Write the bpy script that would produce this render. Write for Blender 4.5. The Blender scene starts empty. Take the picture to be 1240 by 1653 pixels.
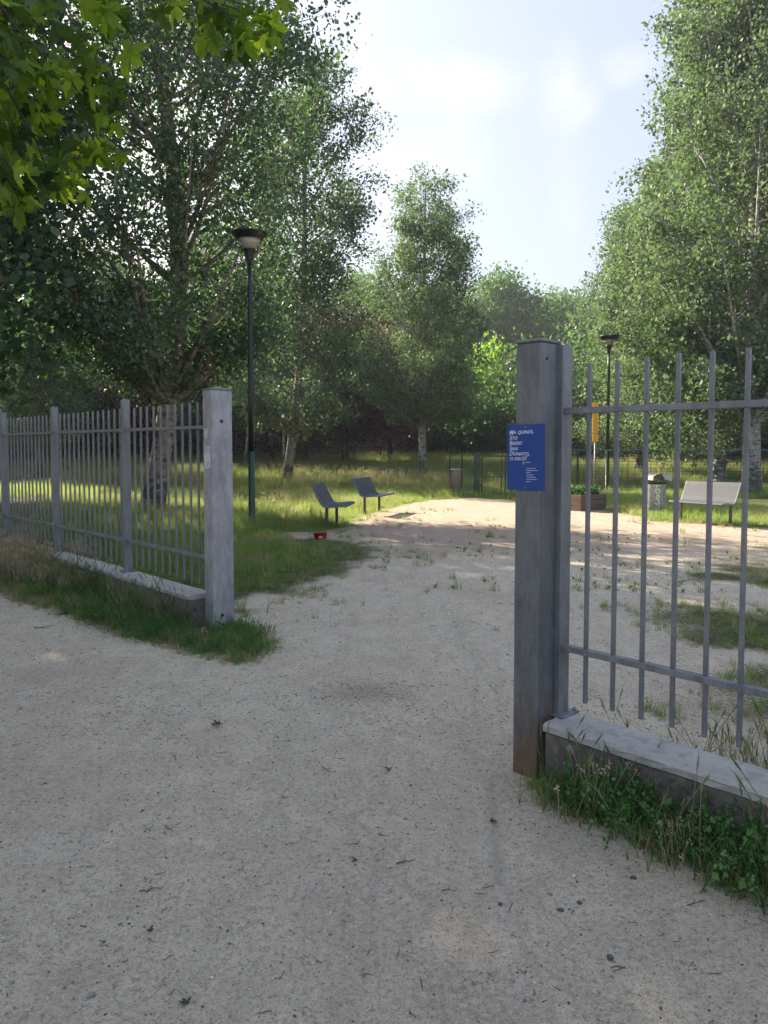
import bpy, bmesh, math, random
import numpy as np
from mathutils import Vector, Matrix
R = math.radians
S = bpy.context.scene
COL = S.collection
random.seed(7)

# ------------------------------------------------------------------ camera
PITCH = R(3.0); EYE = 1.55
cd = bpy.data.cameras.new('camera'); cam = bpy.data.objects.new('camera', cd); COL.objects.link(cam)
cam.location = (0, 0, EYE); cam.rotation_euler = (R(90) - PITCH, 0, 0)
cd.sensor_fit = 'HORIZONTAL'; cd.sensor_width = 36; cd.lens = 36; cd.shift_y = -41/1240; cd.clip_start = .05; cd.clip_end = 600
S.camera = cam
# ------------------------------------------------------------------ sky, sun, exposure
SUN_AZ, SUN_EL = R(-44), R(29)          # azimuth from +Y, negative = left
W = bpy.data.worlds.new("World"); S.world = W; W.use_nodes = True
nt = W.node_tree; nt.nodes.clear()
def N(nt, t, **k):
    n = nt.nodes.new(t)
    for a, b in k.items(): setattr(n, a, b)
    return n
def L(nt, a, b): nt.links.new(a, b)
sky = N(nt, 'ShaderNodeTexSky', sky_type='NISHITA', sun_disc=False)
sky.sun_elevation = SUN_EL; sky.sun_rotation = SUN_AZ
sky.air_density = 1.0; sky.dust_density = 6.0; sky.ozone_density = 1.2; sky.altitude = 50
bg = N(nt, 'ShaderNodeBackground'); bg.inputs[1].default_value = 0.055
wo = N(nt, 'ShaderNodeOutputWorld')
tc = N(nt, 'ShaderNodeTexCoord')
def math_n(nt, op, a, b=None, c=None, clamp=False):
    m = N(nt, 'ShaderNodeMath', operation=op); m.use_clamp = clamp
    for i, v in enumerate((a, b, c)):
        if v is None: continue
        if isinstance(v, (int, float)): m.inputs[i].default_value = v
        else: L(nt, v, m.inputs[i])
    return m.outputs[0]
def mixc(nt, fac, a, b, blend='MIX'):
    m = N(nt, 'ShaderNodeMix', data_type='RGBA', blend_type=blend)
    for s, v in ((0, fac), (6, a), (7, b)):
        if isinstance(v, (int, float)): m.inputs[s].default_value = v
        elif isinstance(v, (tuple, list)): m.inputs[s].default_value = (*v[:3], 1)
        else: L(nt, v, m.inputs[s])
    return m.outputs[2]
def noise(nt, vec, scale, detail=4, rough=.55, dist=0):
    n = N(nt, 'ShaderNodeTexNoise'); n.inputs['Scale'].default_value = scale
    n.inputs['Detail'].default_value = detail; n.inputs['Roughness'].default_value = rough; n.inputs['Distortion'].default_value = dist
    if vec is not None: L(nt, vec, n.inputs['Vector'])
    return n.outputs['Fac']
def ramp(nt, fac, p0, p1, c0=0., c1=1.):
    m = N(nt, 'ShaderNodeMapRange'); m.interpolation_type = 'SMOOTHSTEP'
    L(nt, fac, m.inputs[0])
    for i, v in zip((1, 2, 3, 4), (p0, p1, c0, c1)): m.inputs[i].default_value = v
    return m.outputs[0]
# thin clouds: soft blobs round three directions, broken up by noise
cl = None
nz = noise(nt, tc.outputs['Generated'], 7, 6, .6, .6)
for (az, el, ra, re, am) in ((R(2.5), R(24.5), R(7), R(2.0), .42), (R(13), R(23.5), R(1.8), R(3.2), .5), (R(17), R(25), R(2.2), R(1.2), .4), (R(4.5), R(20.5), R(3.0), R(3.0), .25), (R(13), R(18), R(1.5), R(5), .2)):
    d = Vector((math.sin(az)*math.cos(el), math.cos(az)*math.cos(el), math.sin(el)))
    rt = Vector((math.cos(az), -math.sin(az), 0)); up = d.cross(rt)*-1
    def dot(v):
        m = N(nt, 'ShaderNodeVectorMath', operation='DOT_PRODUCT'); L(nt, tc.outputs['Generated'], m.inputs[0]); m.inputs[1].default_value = v
        return m.outputs['Value']
    a = math_n(nt, 'DIVIDE', dot(rt), math.sin(ra)); b = math_n(nt, 'DIVIDE', math_n(nt, 'SUBTRACT', dot(up), 0), math.sin(re))
    fr = math_n(nt, 'GREATER_THAN', dot(d), .5)
    q = math_n(nt, 'ADD', math_n(nt, 'MULTIPLY', a, a), math_n(nt, 'MULTIPLY', b, b))
    q = math_n(nt, 'ADD', q, math_n(nt, 'MULTIPLY', math_n(nt, 'SUBTRACT', nz, .5), 4.5))
    g = math_n(nt, 'MULTIPLY', math_n(nt, 'MULTIPLY', ramp(nt, q, 1.6, -1.4), am), fr)
    cl = g if cl is None else math_n(nt, 'MAXIMUM', cl, g)
SKYC = mixc(nt, .72, sky.outputs[0], (2.25, 2.6, 3.55))
cc = mixc(nt, cl, SKYC, (4.6, 4.3, 4.8))
L(nt, cc, bg.inputs[0]); L(nt, bg.outputs[0], wo.inputs[0])
sd = bpy.data.lights.new('sun', 'SUN'); sd.energy = 3.4; sd.angle = R(.53); sd.color = (1, .86, .68)
sun = bpy.data.objects.new('sun', sd); COL.objects.link(sun)
sdir = Vector((math.sin(SUN_AZ)*math.cos(SUN_EL), math.cos(SUN_AZ)*math.cos(SUN_EL), math.sin(SUN_EL)))
sun.rotation_euler = sdir.to_track_quat('Z', 'Y').to_euler()
S.view_settings.view_transform = 'Standard'; S.view_settings.look = 'None'; S.view_settings.gamma = 1
S.view_settings.use_curve_mapping = False; S.view_settings.exposure = 2.42
S.render.engine = 'CYCLES'
S.cycles.max_bounces = 7; S.cycles.diffuse_bounces = 4; S.cycles.glossy_bounces = 2; S.cycles.transmission_bounces = 5; S.cycles.transparent_max_bounces = 8
S.cycles.volume_bounces = 0
S.cycles.use_denoising = True

# ------------------------------------------------------------------ helpers
def ground_at(px, py, z=0.):
    "where the line of sight through a pixel of the photograph meets height z"
    x = (px-620)/1240; y = (785.5-py)/1240
    d = (x, math.cos(PITCH)+y*math.sin(PITCH), -math.sin(PITCH)+y*math.cos(PITCH)); t = (z-EYE)/d[2]
    return Vector((d[0]*t, d[1]*t, z))
def at_depth(px, py, D):
    x = (px-620)/1240; y = (785.5-py)/1240
    d = Vector((x, math.cos(PITCH)+y*math.sin(PITCH), -math.sin(PITCH)+y*math.cos(PITCH)))
    return Vector((0, 0, EYE)) + d*(D/d[1])
def xat(px, D): return at_depth(px, 720, D).x
def tag(o, label=None, cat=None, group=None, kind=None):
    if label: o['label'] = label
    if cat: o['category'] = cat
    if group: o['group'] = group
    if kind: o['kind'] = kind
    return o
def empty(name, loc, rz=0):
    o = bpy.data.objects.new(name, None); COL.objects.link(o); o.location = loc; o.rotation_euler = (0, 0, rz); o.empty_display_size = .2
    return o
def link(name, me, m=None, parent=None):
    o = bpy.data.objects.new(name, me); COL.objects.link(o)
    if m and not me.materials: me.materials.append(m)
    if parent: o.parent = parent
    return o
def obj(name, bm, m, parent=None, smooth=False):
    me = bpy.data.meshes.new(name); bm.to_mesh(me); bm.free()
    if smooth:
        for p in me.polygons: p.use_smooth = True
    return link(name, me, m, parent)
def copy_tree(o, parent=None):
    c = o.copy(); COL.objects.link(c)
    if parent: c.parent = parent
    for ch in o.children: copy_tree(ch, c)
    return c
def box(bm, lo, hi, bev=0, rot=None):
    lo = Vector(lo); hi = Vector(hi); c = (lo+hi)/2; s = hi-lo
    M = Matrix.Translation(c)
    if rot is not None: M = M @ rot
    r = bmesh.ops.create_cube(bm, size=1, matrix=M @ Matrix.Diagonal((*s, 1)))
    if bev:
        es = list({e for v in r['verts'] for e in v.link_edges})
        bmesh.ops.bevel(bm, geom=es, offset=bev, segments=1, affect='EDGES')
    return bm
def new(): return bmesh.new()
def tube_np(path, radii, sides=6, cap=True):
    "vertices and quads of a swept tube"
    P = np.array(path, float); n = len(P)
    T = np.gradient(P, axis=0); T /= np.linalg.norm(T, axis=1)[:, None]+1e-9
    ref = np.array([0, 0, 1.]) if abs(T[:, 2]).mean() < .8 else np.array([1., 0, 0])
    U = np.cross(T, ref); U /= np.linalg.norm(U, axis=1)[:, None]+1e-9
    V = np.cross(T, U)
    a = np.arange(sides)*2*np.pi/sides
    r = np.array(radii, float)[:, None, None]
    v = P[:, None, :]+r*(np.cos(a)[None, :, None]*U[:, None, :]+np.sin(a)[None, :, None]*V[:, None, :])
    v = v.reshape(-1, 3)
    i = np.arange(n-1)[:, None]*sides; j = np.arange(sides)[None, :]; k = (j+1) % sides
    f = np.stack([i+j, i+k, i+k+sides, i+j+sides], -1).reshape(-1, 4)
    return v, f
def mesh_np(name, V, F, tint=None, smooth=False):
    V = np.asarray(V, np.float32).reshape(-1, 3); F = np.asarray(F, np.int32)
    me = bpy.data.meshes.new(name); k = F.shape[1]
    me.vertices.add(len(V)); me.vertices.foreach_set('co', V.ravel())
    me.loops.add(F.size); me.loops.foreach_set('vertex_index', F.ravel())
    me.polygons.add(len(F)); me.polygons.foreach_set('loop_start', np.arange(0, F.size, k, dtype=np.int32))
    if smooth: me.polygons.foreach_set('use_smooth', np.ones(len(F), bool))
    me.update(calc_edges=True)
    if tint is not None:
        a = me.attributes.new('tint', 'FLOAT', 'FACE'); a.data.foreach_set('value', np.asarray(tint, np.float32))
    return me
class Q:
    "collects tubes / quads"
    def __init__(s): s.V = []; s.F = []; s.T = []; s.n = 0
    def add(s, v, f, t=0.):
        s.V.append(v); s.F.append(np.asarray(f)+s.n); s.n += len(v); s.T.append(np.full(len(f), t))
    def tube(s, p, r, sides=6, t=0.):
        if np.isscalar(r): r = [r]*len(p)
        v, f = tube_np(p, r, sides); s.add(v, f, t)
    def mesh(s, name, smooth=True): return mesh_np(name, np.concatenate(s.V), np.concatenate(s.F), np.concatenate(s.T), smooth)
def lathe(bm, prof, seg=20, cap0=True, cap1=True):
    rings = []
    for r, z in prof:
        rings.append([bm.verts.new((r*math.cos(a*2*math.pi/seg), r*math.sin(a*2*math.pi/seg), z)) for a in range(seg)])
    for A, B in zip(rings, rings[1:]):
        for i in range(seg): bm.faces.new((A[i], A[(i+1) % seg], B[(i+1) % seg], B[i]))
    if cap0: bm.faces.new(rings[0][::-1])
    if cap1: bm.faces.new(rings[-1])
    return bm
# smooth value noise for terrain and scatter
_rg = np.random.RandomState(3); _tab = _rg.rand(256, 256)
def vn(x, y):
    x = np.asarray(x, float); y = np.asarray(y, float)
    xi = np.floor(x).astype(int); yi = np.floor(y).astype(int); fx = x-xi; fy = y-yi
    fx = fx*fx*(3-2*fx); fy = fy*fy*(3-2*fy)
    g = lambda a, b: _tab[a & 255, b & 255]
    return (g(xi, yi)*(1-fx)+g(xi+1, yi)*fx)*(1-fy)+(g(xi, yi+1)*(1-fx)+g(xi+1, yi+1)*fx)*fy
def fbm(x, y): return (vn(x, y)+.5*vn(x*2.1+7, y*2.1+3)+.25*vn(x*4.3+1, y*4.3+9))/1.75

# ------------------------------------------------------------------ materials
def base_mat(name):
    m = bpy.data.materials.new(name); m.use_nodes = True; t = m.node_tree
    return m, t, t.nodes['Principled BSDF']
def mat(name, c, rough=.6, metal=0, c2=None, sc=8, amt=1., bump=0, bsc=60, spec=.5):
    m, t, b = base_mat(name)
    b.inputs['Roughness'].default_value = rough; b.inputs['Metallic'].default_value = metal; b.inputs['Specular IOR Level'].default_value = spec
    tcn = N(t, 'ShaderNodeTexCoord').outputs['Object']
    if c2: L(t, mixc(t, math_n(t, 'MULTIPLY', ramp(t, noise(t, tcn, sc, 6, .6), .35, .65), amt), c, c2), b.inputs['Base Color'])
    else: b.inputs['Base Color'].default_value = (*c, 1)
    if bump:
        bn = N(t, 'ShaderNodeBump'); bn.inputs['Strength'].default_value = bump; bn.inputs['Distance'].default_value = .01
        L(t, noise(t, tcn, bsc, 5), bn.inputs['Height']); L(t, bn.outputs[0], b.inputs['Normal'])
    return m
def leaf_mat(name, front, back, trans, tr=.35, rough=.5, vary=.6, dry=None):
    m, t, b = base_mat(name)
    at = N(t, 'ShaderNodeAttribute', attribute_name='tint').outputs['Fac']
    oi = N(t, 'ShaderNodeObjectInfo').outputs['Random']
    geo = N(t, 'ShaderNodeNewGeometry')
    col = mixc(t, geo.outputs['Backfacing'], front, back)
    v = math_n(t, 'ADD', math_n(t, 'MULTIPLY', math_n(t, 'ADD', at, math_n(t, 'MULTIPLY', oi, .35)), vary), 1-vary*.6)
    def scale(c):
        h = N(t, 'ShaderNodeHueSaturation'); h.inputs['Hue'].default_value = .5
        L(t, v, h.inputs['Value'])
        L(t, math_n(t, 'ADD', math_n(t, 'MULTIPLY', at, -.03), .513), h.inputs['Hue'])
        if isinstance(c, tuple): h.inputs['Color'].default_value = (*c, 1)
        else: L(t, c, h.inputs['Color'])
        return h.outputs[0]
    tcol = trans
    if dry:
        ps = noise(t, geo.outputs['Position'], dry[1], 4); f = ramp(t, math_n(t, 'ADD', ps, math_n(t, 'MULTIPLY', oi, dry[2])), *dry[3])
        col = mixc(t, f, col, dry[0]); tcol = mixc(t, f, trans, tuple(min(1, x*1.5) for x in dry[0]))
    L(t, scale(col), b.inputs['Base Color'])
    b.inputs['Roughness'].default_value = rough; b.inputs['Specular IOR Level'].default_value = .22
    tl = N(t, 'ShaderNodeBsdfTranslucent'); L(t, scale(tcol), tl.inputs[0])
    mx = N(t, 'ShaderNodeMixShader'); mx.inputs[0].default_value = tr
    L(t, b.outputs[0], mx.inputs[1]); L(t, tl.outputs[0], mx.inputs[2])
    L(t, mx.outputs[0], t.nodes['Material Output'].inputs[0])
    return m
def galvanised(name, c=(.19, .20, .208), rust=0.):
    m, t, b = base_mat(name)
    tcn = N(t, 'ShaderNodeTexCoord').outputs['Object']
    mp = N(t, 'ShaderNodeMapping'); mp.inputs['Scale'].default_value = (1, 1, .25); L(t, tcn, mp.inputs[0])
    streak = noise(t, mp.outputs[0], 22, 5, .65); blot = noise(t, tcn, 5, 5, .6); fine = noise(t, tcn, 90, 3, .6)
    f = math_n(t, 'ADD', math_n(t, 'MULTIPLY', streak, .5), math_n(t, 'ADD', math_n(t, 'MULTIPLY', blot, .35), math_n(t, 'MULTIPLY', fine, .2)))
    col = mixc(t, ramp(t, f, .36, .68), tuple(x*.72 for x in c), tuple(min(1, x*1.32) for x in c))
    if rust:
        sp = N(t, 'ShaderNodeSeparateXYZ'); L(t, tcn, sp.inputs[0])
        r = math_n(t, 'ADD', sp.outputs[2], math_n(t, 'MULTIPLY', math_n(t, 'SUBTRACT', streak, .5), .55))
        rr = ramp(t, r, rust, .02)
        col = mixc(t, math_n(t, 'MULTIPLY', rr, .9), col, mixc(t, blot, (.10, .055, .035), (.26, .15, .10)))
    L(t, col, b.inputs['Base Color'])
    b.inputs['Metallic'].default_value = .35; L(t, math_n(t, 'ADD', math_n(t, 'MULTIPLY', blot, .3), .38), b.inputs['Roughness'])
    bn = N(t, 'ShaderNodeBump'); bn.inputs['Strength'].default_value = .12; bn.inputs['Distance'].default_value = .004
    L(t, f, bn.inputs['Height']); L(t, bn.outputs[0], b.inputs['Normal'])
    return m
GALV = galvanised('galvanised_steel'); GALVR = galvanised('galvanised_steel_dark', (.152, .162, .168), .5)
GALVL = galvanised('galvanised_steel_pale', (.315, .32, .33), .16)
DARK = mat('black_paint', (.012, .014, .013), .4, 0); GREEN = mat('green_paint', (.006, .048, .02), .4, 0, (.02, .05, .02), 9, .6)
HOLE = mat('hole_dark', (.01, .01, .012), .8)
BLUE = mat('blue_plate', (.003, .05, .25), .5, 0, (.005, .06, .28), 3, .5); WHITE = mat('white_print', (.75, .79, .86), .5)
YELLOW = mat('yellow_plate', (.80, .42, .01), .4, 0, (.72, .36, .01), 12, .6)
PAPER = mat('torn_paper', (.62, .63, .64), .8, 0, (.38, .43, .47), 14, 1)
BENCH = mat('bench_sheet_steel', (.07, .082, .098), .6, 0, (.05, .06, .072), 25, .8, .25, 400)
BIN = mat('bin_weathered_steel', (.36, .35, .32), .65, .1, (.17, .16, .15), 7, .9, .1, 40)
HOOD = mat('bin_hood_steel', (.48, .50, .50), .45, .4, (.33, .34, .34), 8, .7)
BINB = mat('bin_brown_steel', (.23, .19, .165), .65, .1, (.13, .11, .10), 6, .8)
SPRAY = mat('spray_paint', (.72, .72, .45), .7)
RED = mat('red_plastic', (.28, .012, .01), .35); CREAM = mat('pale_yellow_plastic', (.72, .50, .14), .4)
PLANK = mat('weathered_plank', (.13, .09, .065), .8, 0, (.10, .065, .045), 14, .9, .3, 60)
STONE = mat('stone', (.30, .28, .26), .8, 0, (.17, .165, .16), 9, 1, .3, 80)
DSTONE = mat('dark_stone', (.06, .06, .062), .7, 0, (.12, .115, .11), 30, 1, .3, 80)
LSTONE = mat('pale_stone', (.62, .60, .56), .8, 0, (.45, .43, .40), 30, 1)
DLEAF = mat('fallen_leaf', (.035, .045, .025), .7, 0, (.075, .06, .035), 60, 1)
TWIG = mat('twig_bark', (.06, .045, .035), .85)
def concrete(name, a, b_, moss=None):
    m, t, b = base_mat(name); tcn = N(t, 'ShaderNodeTexCoord').outputs['Object']
    n1 = noise(t, tcn, 4, 6, .65); n2 = noise(t, tcn, 45, 5, .65); n3 = noise(t, tcn, 13, 5, .7)
    f = math_n(t, 'ADD', math_n(t, 'MULTIPLY', n1, .5), math_n(t, 'ADD', math_n(t, 'MULTIPLY', n2, .3), math_n(t, 'MULTIPLY', n3, .2)))
    col = mixc(t, ramp(t, f, .36, .64), a, b_)
    if moss: col = mixc(t, math_n(t, 'MULTIPLY', ramp(t, n3, .5, .66), .75), col, moss)
    vo = N(t, 'ShaderNodeTexVoronoi'); vo.inputs['Scale'].default_value = 60; L(t, tcn, vo.inputs[0])
    col = mixc(t, ramp(t, vo.outputs['Distance'], .12, .04), col, tuple(x*.55 for x in a))
    L(t, col, b.inputs['Base Color']); b.inputs['Roughness'].default_value = .9
    bn = N(t, 'ShaderNodeBump'); bn.inputs['Strength'].default_value = .5; bn.inputs['Distance'].default_value = .012
    L(t, math_n(t, 'ADD', n2, math_n(t, 'MULTIPLY', ramp(t, vo.outputs['Distance'], .02, .14), .5)), bn.inputs['Height']); L(t, bn.outputs[0], b.inputs['Normal'])
    return m
COPE = concrete('coping_concrete', (.47, .455, .42), (.37, .36, .33), (.30, .29, .255))
WALLM = concrete('wall_concrete', (.21, .19, .165), (.11, .10, .088), (.055, .058, .04))
def bark(name, a, b_, c):
    m, t, b = base_mat(name); tcn = N(t, 'ShaderNodeTexCoord').outputs['Object']
    mp = N(t, 'ShaderNodeMapping'); mp.inputs['Scale'].default_value = (1, 1, 2.6); L(t, tcn, mp.inputs[0])
    mq = N(t, 'ShaderNodeMapping'); mq.inputs['Scale'].default_value = (1, 1, .22); L(t, tcn, mq.inputs[0])
    sp = N(t, 'ShaderNodeSeparateXYZ'); L(t, tcn, sp.inputs[0])
    n1 = noise(t, mp.outputs[0], 3.5, 6, .65); n2 = noise(t, mq.outputs[0], 16, 5, .6)
    col = mixc(t, ramp(t, n2, .38, .62), a, b_)
    dk = ramp(t, math_n(t, 'ADD', n1, math_n(t, 'MULTIPLY', ramp(t, sp.outputs[2], 1.6, .0), .12)), .52, .60)
    col = mixc(t, math_n(t, 'MULTIPLY', dk, .85), col, c)
    L(t, col, b.inputs['Base Color']); b.inputs['Roughness'].default_value = .9
    bn = N(t, 'ShaderNodeBump'); bn.inputs['Strength'].default_value = .7; bn.inputs['Distance'].default_value = .03
    L(t, n2, bn.inputs['Height']); L(t, bn.outputs[0], b.inputs['Normal'])
    return m
BARKW = bark('pale_bark', (.42, .42, .40), (.28, .28, .265), (.07, .065, .06))
BARKB = bark('brown_bark', (.31, .26, .21), (.18, .15, .12), (.045, .038, .032))
BARKD = bark('dark_bark', (.05, .045, .04), (.03, .027, .024), (.018, .016, .015))
POPLAR = leaf_mat('poplar_leaf', (.046, .088, .048), (.11, .155, .115), (.10, .20, .058), .33, .6)
POPLARR = leaf_mat('silver_poplar_leaf', (.072, .122, .062), (.17, .215, .155), (.15, .26, .075), .34, .6)
GREENL = leaf_mat('green_leaf', (.045, .10, .042), (.08, .14, .07), (.12, .27, .05), .35, .5)
LIMEL = leaf_mat('lime_leaf', (.10, .20, .03), (.14, .24, .06), (.30, .55, .04), .4, .5)
HEDGEL = leaf_mat('hedge_leaf', (.032, .08, .034), (.06, .115, .055), (.09, .20, .04), .3, .5)
PURPLE = leaf_mat('purple_leaf', (.04, .017, .028), (.065, .032, .042), (.10, .02, .035), .22, .45)
MAPLE = leaf_mat('maple_leaf', (.03, .07, .012), (.045, .095, .02), (.36, .54, .02), .40, .42, 1.3)
GRASSM = leaf_mat('grass_blade', (.125, .225, .05), (.135, .235, .06), (.34, .54, .09), .42, .5, .5, ((.34, .31, .14), .8, .35, (.58, .95)))
MEADOW = leaf_mat('meadow_grass', (.15, .21, .07), (.16, .22, .08), (.32, .42, .12), .4, .55, .5, ((.44, .39, .22), .35, .4, (.50, .9)))
VERGE = leaf_mat('verge_grass', (.075, .17, .03), (.085, .18, .04), (.22, .44, .05), .4, .5, .6, ((.36, .30, .16), 2.2, .5, (.62, .95)))
WEED = leaf_mat('weed_leaf', (.07, .175, .05), (.11, .21, .08), (.20, .42, .06), .35, .5, .5)
BARLEY = leaf_mat('wild_barley', (.15, .20, .075), (.17, .21, .09), (.28, .36, .11), .4, .5, .4, ((.38, .35, .20), 1.2, .3, (.60, .95)))
DRYG = leaf_mat('dry_stalk', (.52, .44, .29), (.54, .46, .31), (.58, .49, .30), .35, .6, .5)

# ------------------------------------------------------------------ ground
def inpoly(x, y, poly):
    x = np.asarray(x, float); y = np.asarray(y, float); ins = np.zeros(x.shape, bool); n = len(poly)
    for i in range(n):
        x1, y1 = poly[i]; x2, y2 = poly[(i+1) % n]
        c = ((y1 > y) != (y2 > y)) & (x < (x2-x1)*(y-y1)/((y2-y1) or 1e-9)+x1)
        ins ^= c
    return ins
def sdist(x, y, poly):
    x = np.asarray(x, float); y = np.asarray(y, float); d = np.full(x.shape, 1e9); n = len(poly)
    for i in range(n):
        a = np.array(poly[i]); b = np.array(poly[(i+1) % n]); e = b-a
        t = np.clip(((x-a[0])*e[0]+(y-a[1])*e[1])/(e@e+1e-9), 0, 1)
        d = np.minimum(d, np.hypot(x-a[0]-t*e[0], y-a[1]-t*e[1]))
    return np.where(inpoly(x, y, poly), d, -d)
def pg(l): return [tuple(ground_at(*q).xy) for q in l]
F2 = Vector((.673, -.740, 0)).normalized(); N2 = Vector((.740, .673, 0)).normalized()   # along the fence, and away from the path
FANG = math.atan2(F2.y, F2.x)
FL0 = Vector((-1.53, 6.56, 0)); FR0 = Vector((.85, 3.60, 0))
CR = ground_at(828, 1245); CL = ground_at(345, 1020)
wl = lambda s, o: tuple((FL0 - F2*s + N2*o).xy); wr = lambda s, o: tuple((FR0 + F2*s + N2*o).xy)
LAWN = [wl(0, .06)] + pg([(390, 985), (420, 965), (480, 968), (520, 945), (585, 920), (612, 895), (600, 876), (556, 869), (470, 868), (468, 862), (540, 858), (562, 848), (590, 832), (650, 818), (700, 807), (760, 804), (830, 808), (900, 815), (980, 826), (1050, 840), (1240, 853)]) + [(11, 14.2), (60, 13), (140, 40), (140, 260), (-140, 260), (-140, 60), (-60, 40), wl(30, .06)]
VERGL = [wl(30, -.1), wl(-.05, -.1)] + pg([(372, 1000), (440, 1010), (462, 1045), (400, 1082), (300, 1060), (200, 1035), (100, 1000), (0, 968)]) + [wl(9, -1.05), wl(30, -1.05)]
VERGR = [wr(-.13, -.1)] + pg([(852, 1262), (868, 1308), (950, 1340), (1000, 1365), (1100, 1410), (1150, 1440), (1240, 1465)]) + [wr(3, -.95), wr(10, -.95), wr(10, -.1)]
PATCHR = [wr(.1, .1)] + pg([(985, 1150), (1040, 1085), (1080, 1000), (1130, 905), (1180, 890), (1240, 880)]) + [(12, 12), (14, 5), wr(10, .1)]
CROSS = [(2.6, 24.6), (5, 25.0), (30, 25.2), (30, 26.6), (5, 26.8), (2.6, 26.2)]
def rise(x, y): 
    t = np.clip((np.asarray(y, float)-26)/(58-26), 0, 1); return .95*t*t*(3-2*t)
def gz(x, y):
    x = np.asarray(x, float); y = np.asarray(y, float)
    near = np.clip(1-(np.hypot(x, y)-9)/14, 0, 1)
    return rise(x, y)+near*(.030*(fbm(x*.9+20, y*.9+20)-.5)+.018*(fbm(x*4+5, y*4)-.5)+.009*(vn(x*9, y*9)-.5))-.003
def grassy(x, y):
    "positive where grass grows (metres inside its edge)"
    w = .35*(fbm(x*1.7+3, y*1.7)-.5)+.16*(vn(x*6, y*6)-.5)
    lawn = sdist(x, y, LAWN)+w*1.5
    lawn = np.where(inpoly(x, y, CROSS), np.minimum(lawn, -.3), lawn)
    v = np.maximum(sdist(x, y, VERGL), sdist(x, y, VERGR))+w*.5
    p = sdist(x, y, PATCHR)*.35+(fbm(x*1.1+50, y*1.1)-.58)*1.2+w*.5
    return lawn, v, p
def steps(segs):
    o = [segs[0][0]]
    for a, b, s in segs:
        n = max(1, round((b-a)/s)); o += list(a+(b-a)*np.arange(1, n+1)/n)
    return np.array(o)
xs = steps([(-170, -60, 12), (-60, -14, 1.6), (-14, -4.5, .22), (-4.5, 4.5, .06), (4.5, 14, .2), (14, 60, 1.6), (60, 170, 12)])
ys = steps([(-60, -8, 6), (-8, .8, .6), (.8, 7.5, .055), (7.5, 14, .11), (14, 30, .25), (30, 70, 1.2), (70, 260, 12)])
X, Y = np.meshgrid(xs, ys); Z = gz(X, Y)
nx, ny = len(xs), len(ys)
lw, vg, pt = grassy(X, Y); g_all = np.maximum(np.maximum(lw, vg), pt)
idx = (np.arange(ny-1)[:, None]*nx+np.arange(nx-1)[None, :])
faces = np.stack([idx, idx+1, idx+nx+1, idx+nx], -1).reshape(-1, 4)
gm = g_all.ravel()[faces].mean(1)
V = np.stack([X, Y, Z], -1).reshape(-1, 3)
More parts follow.
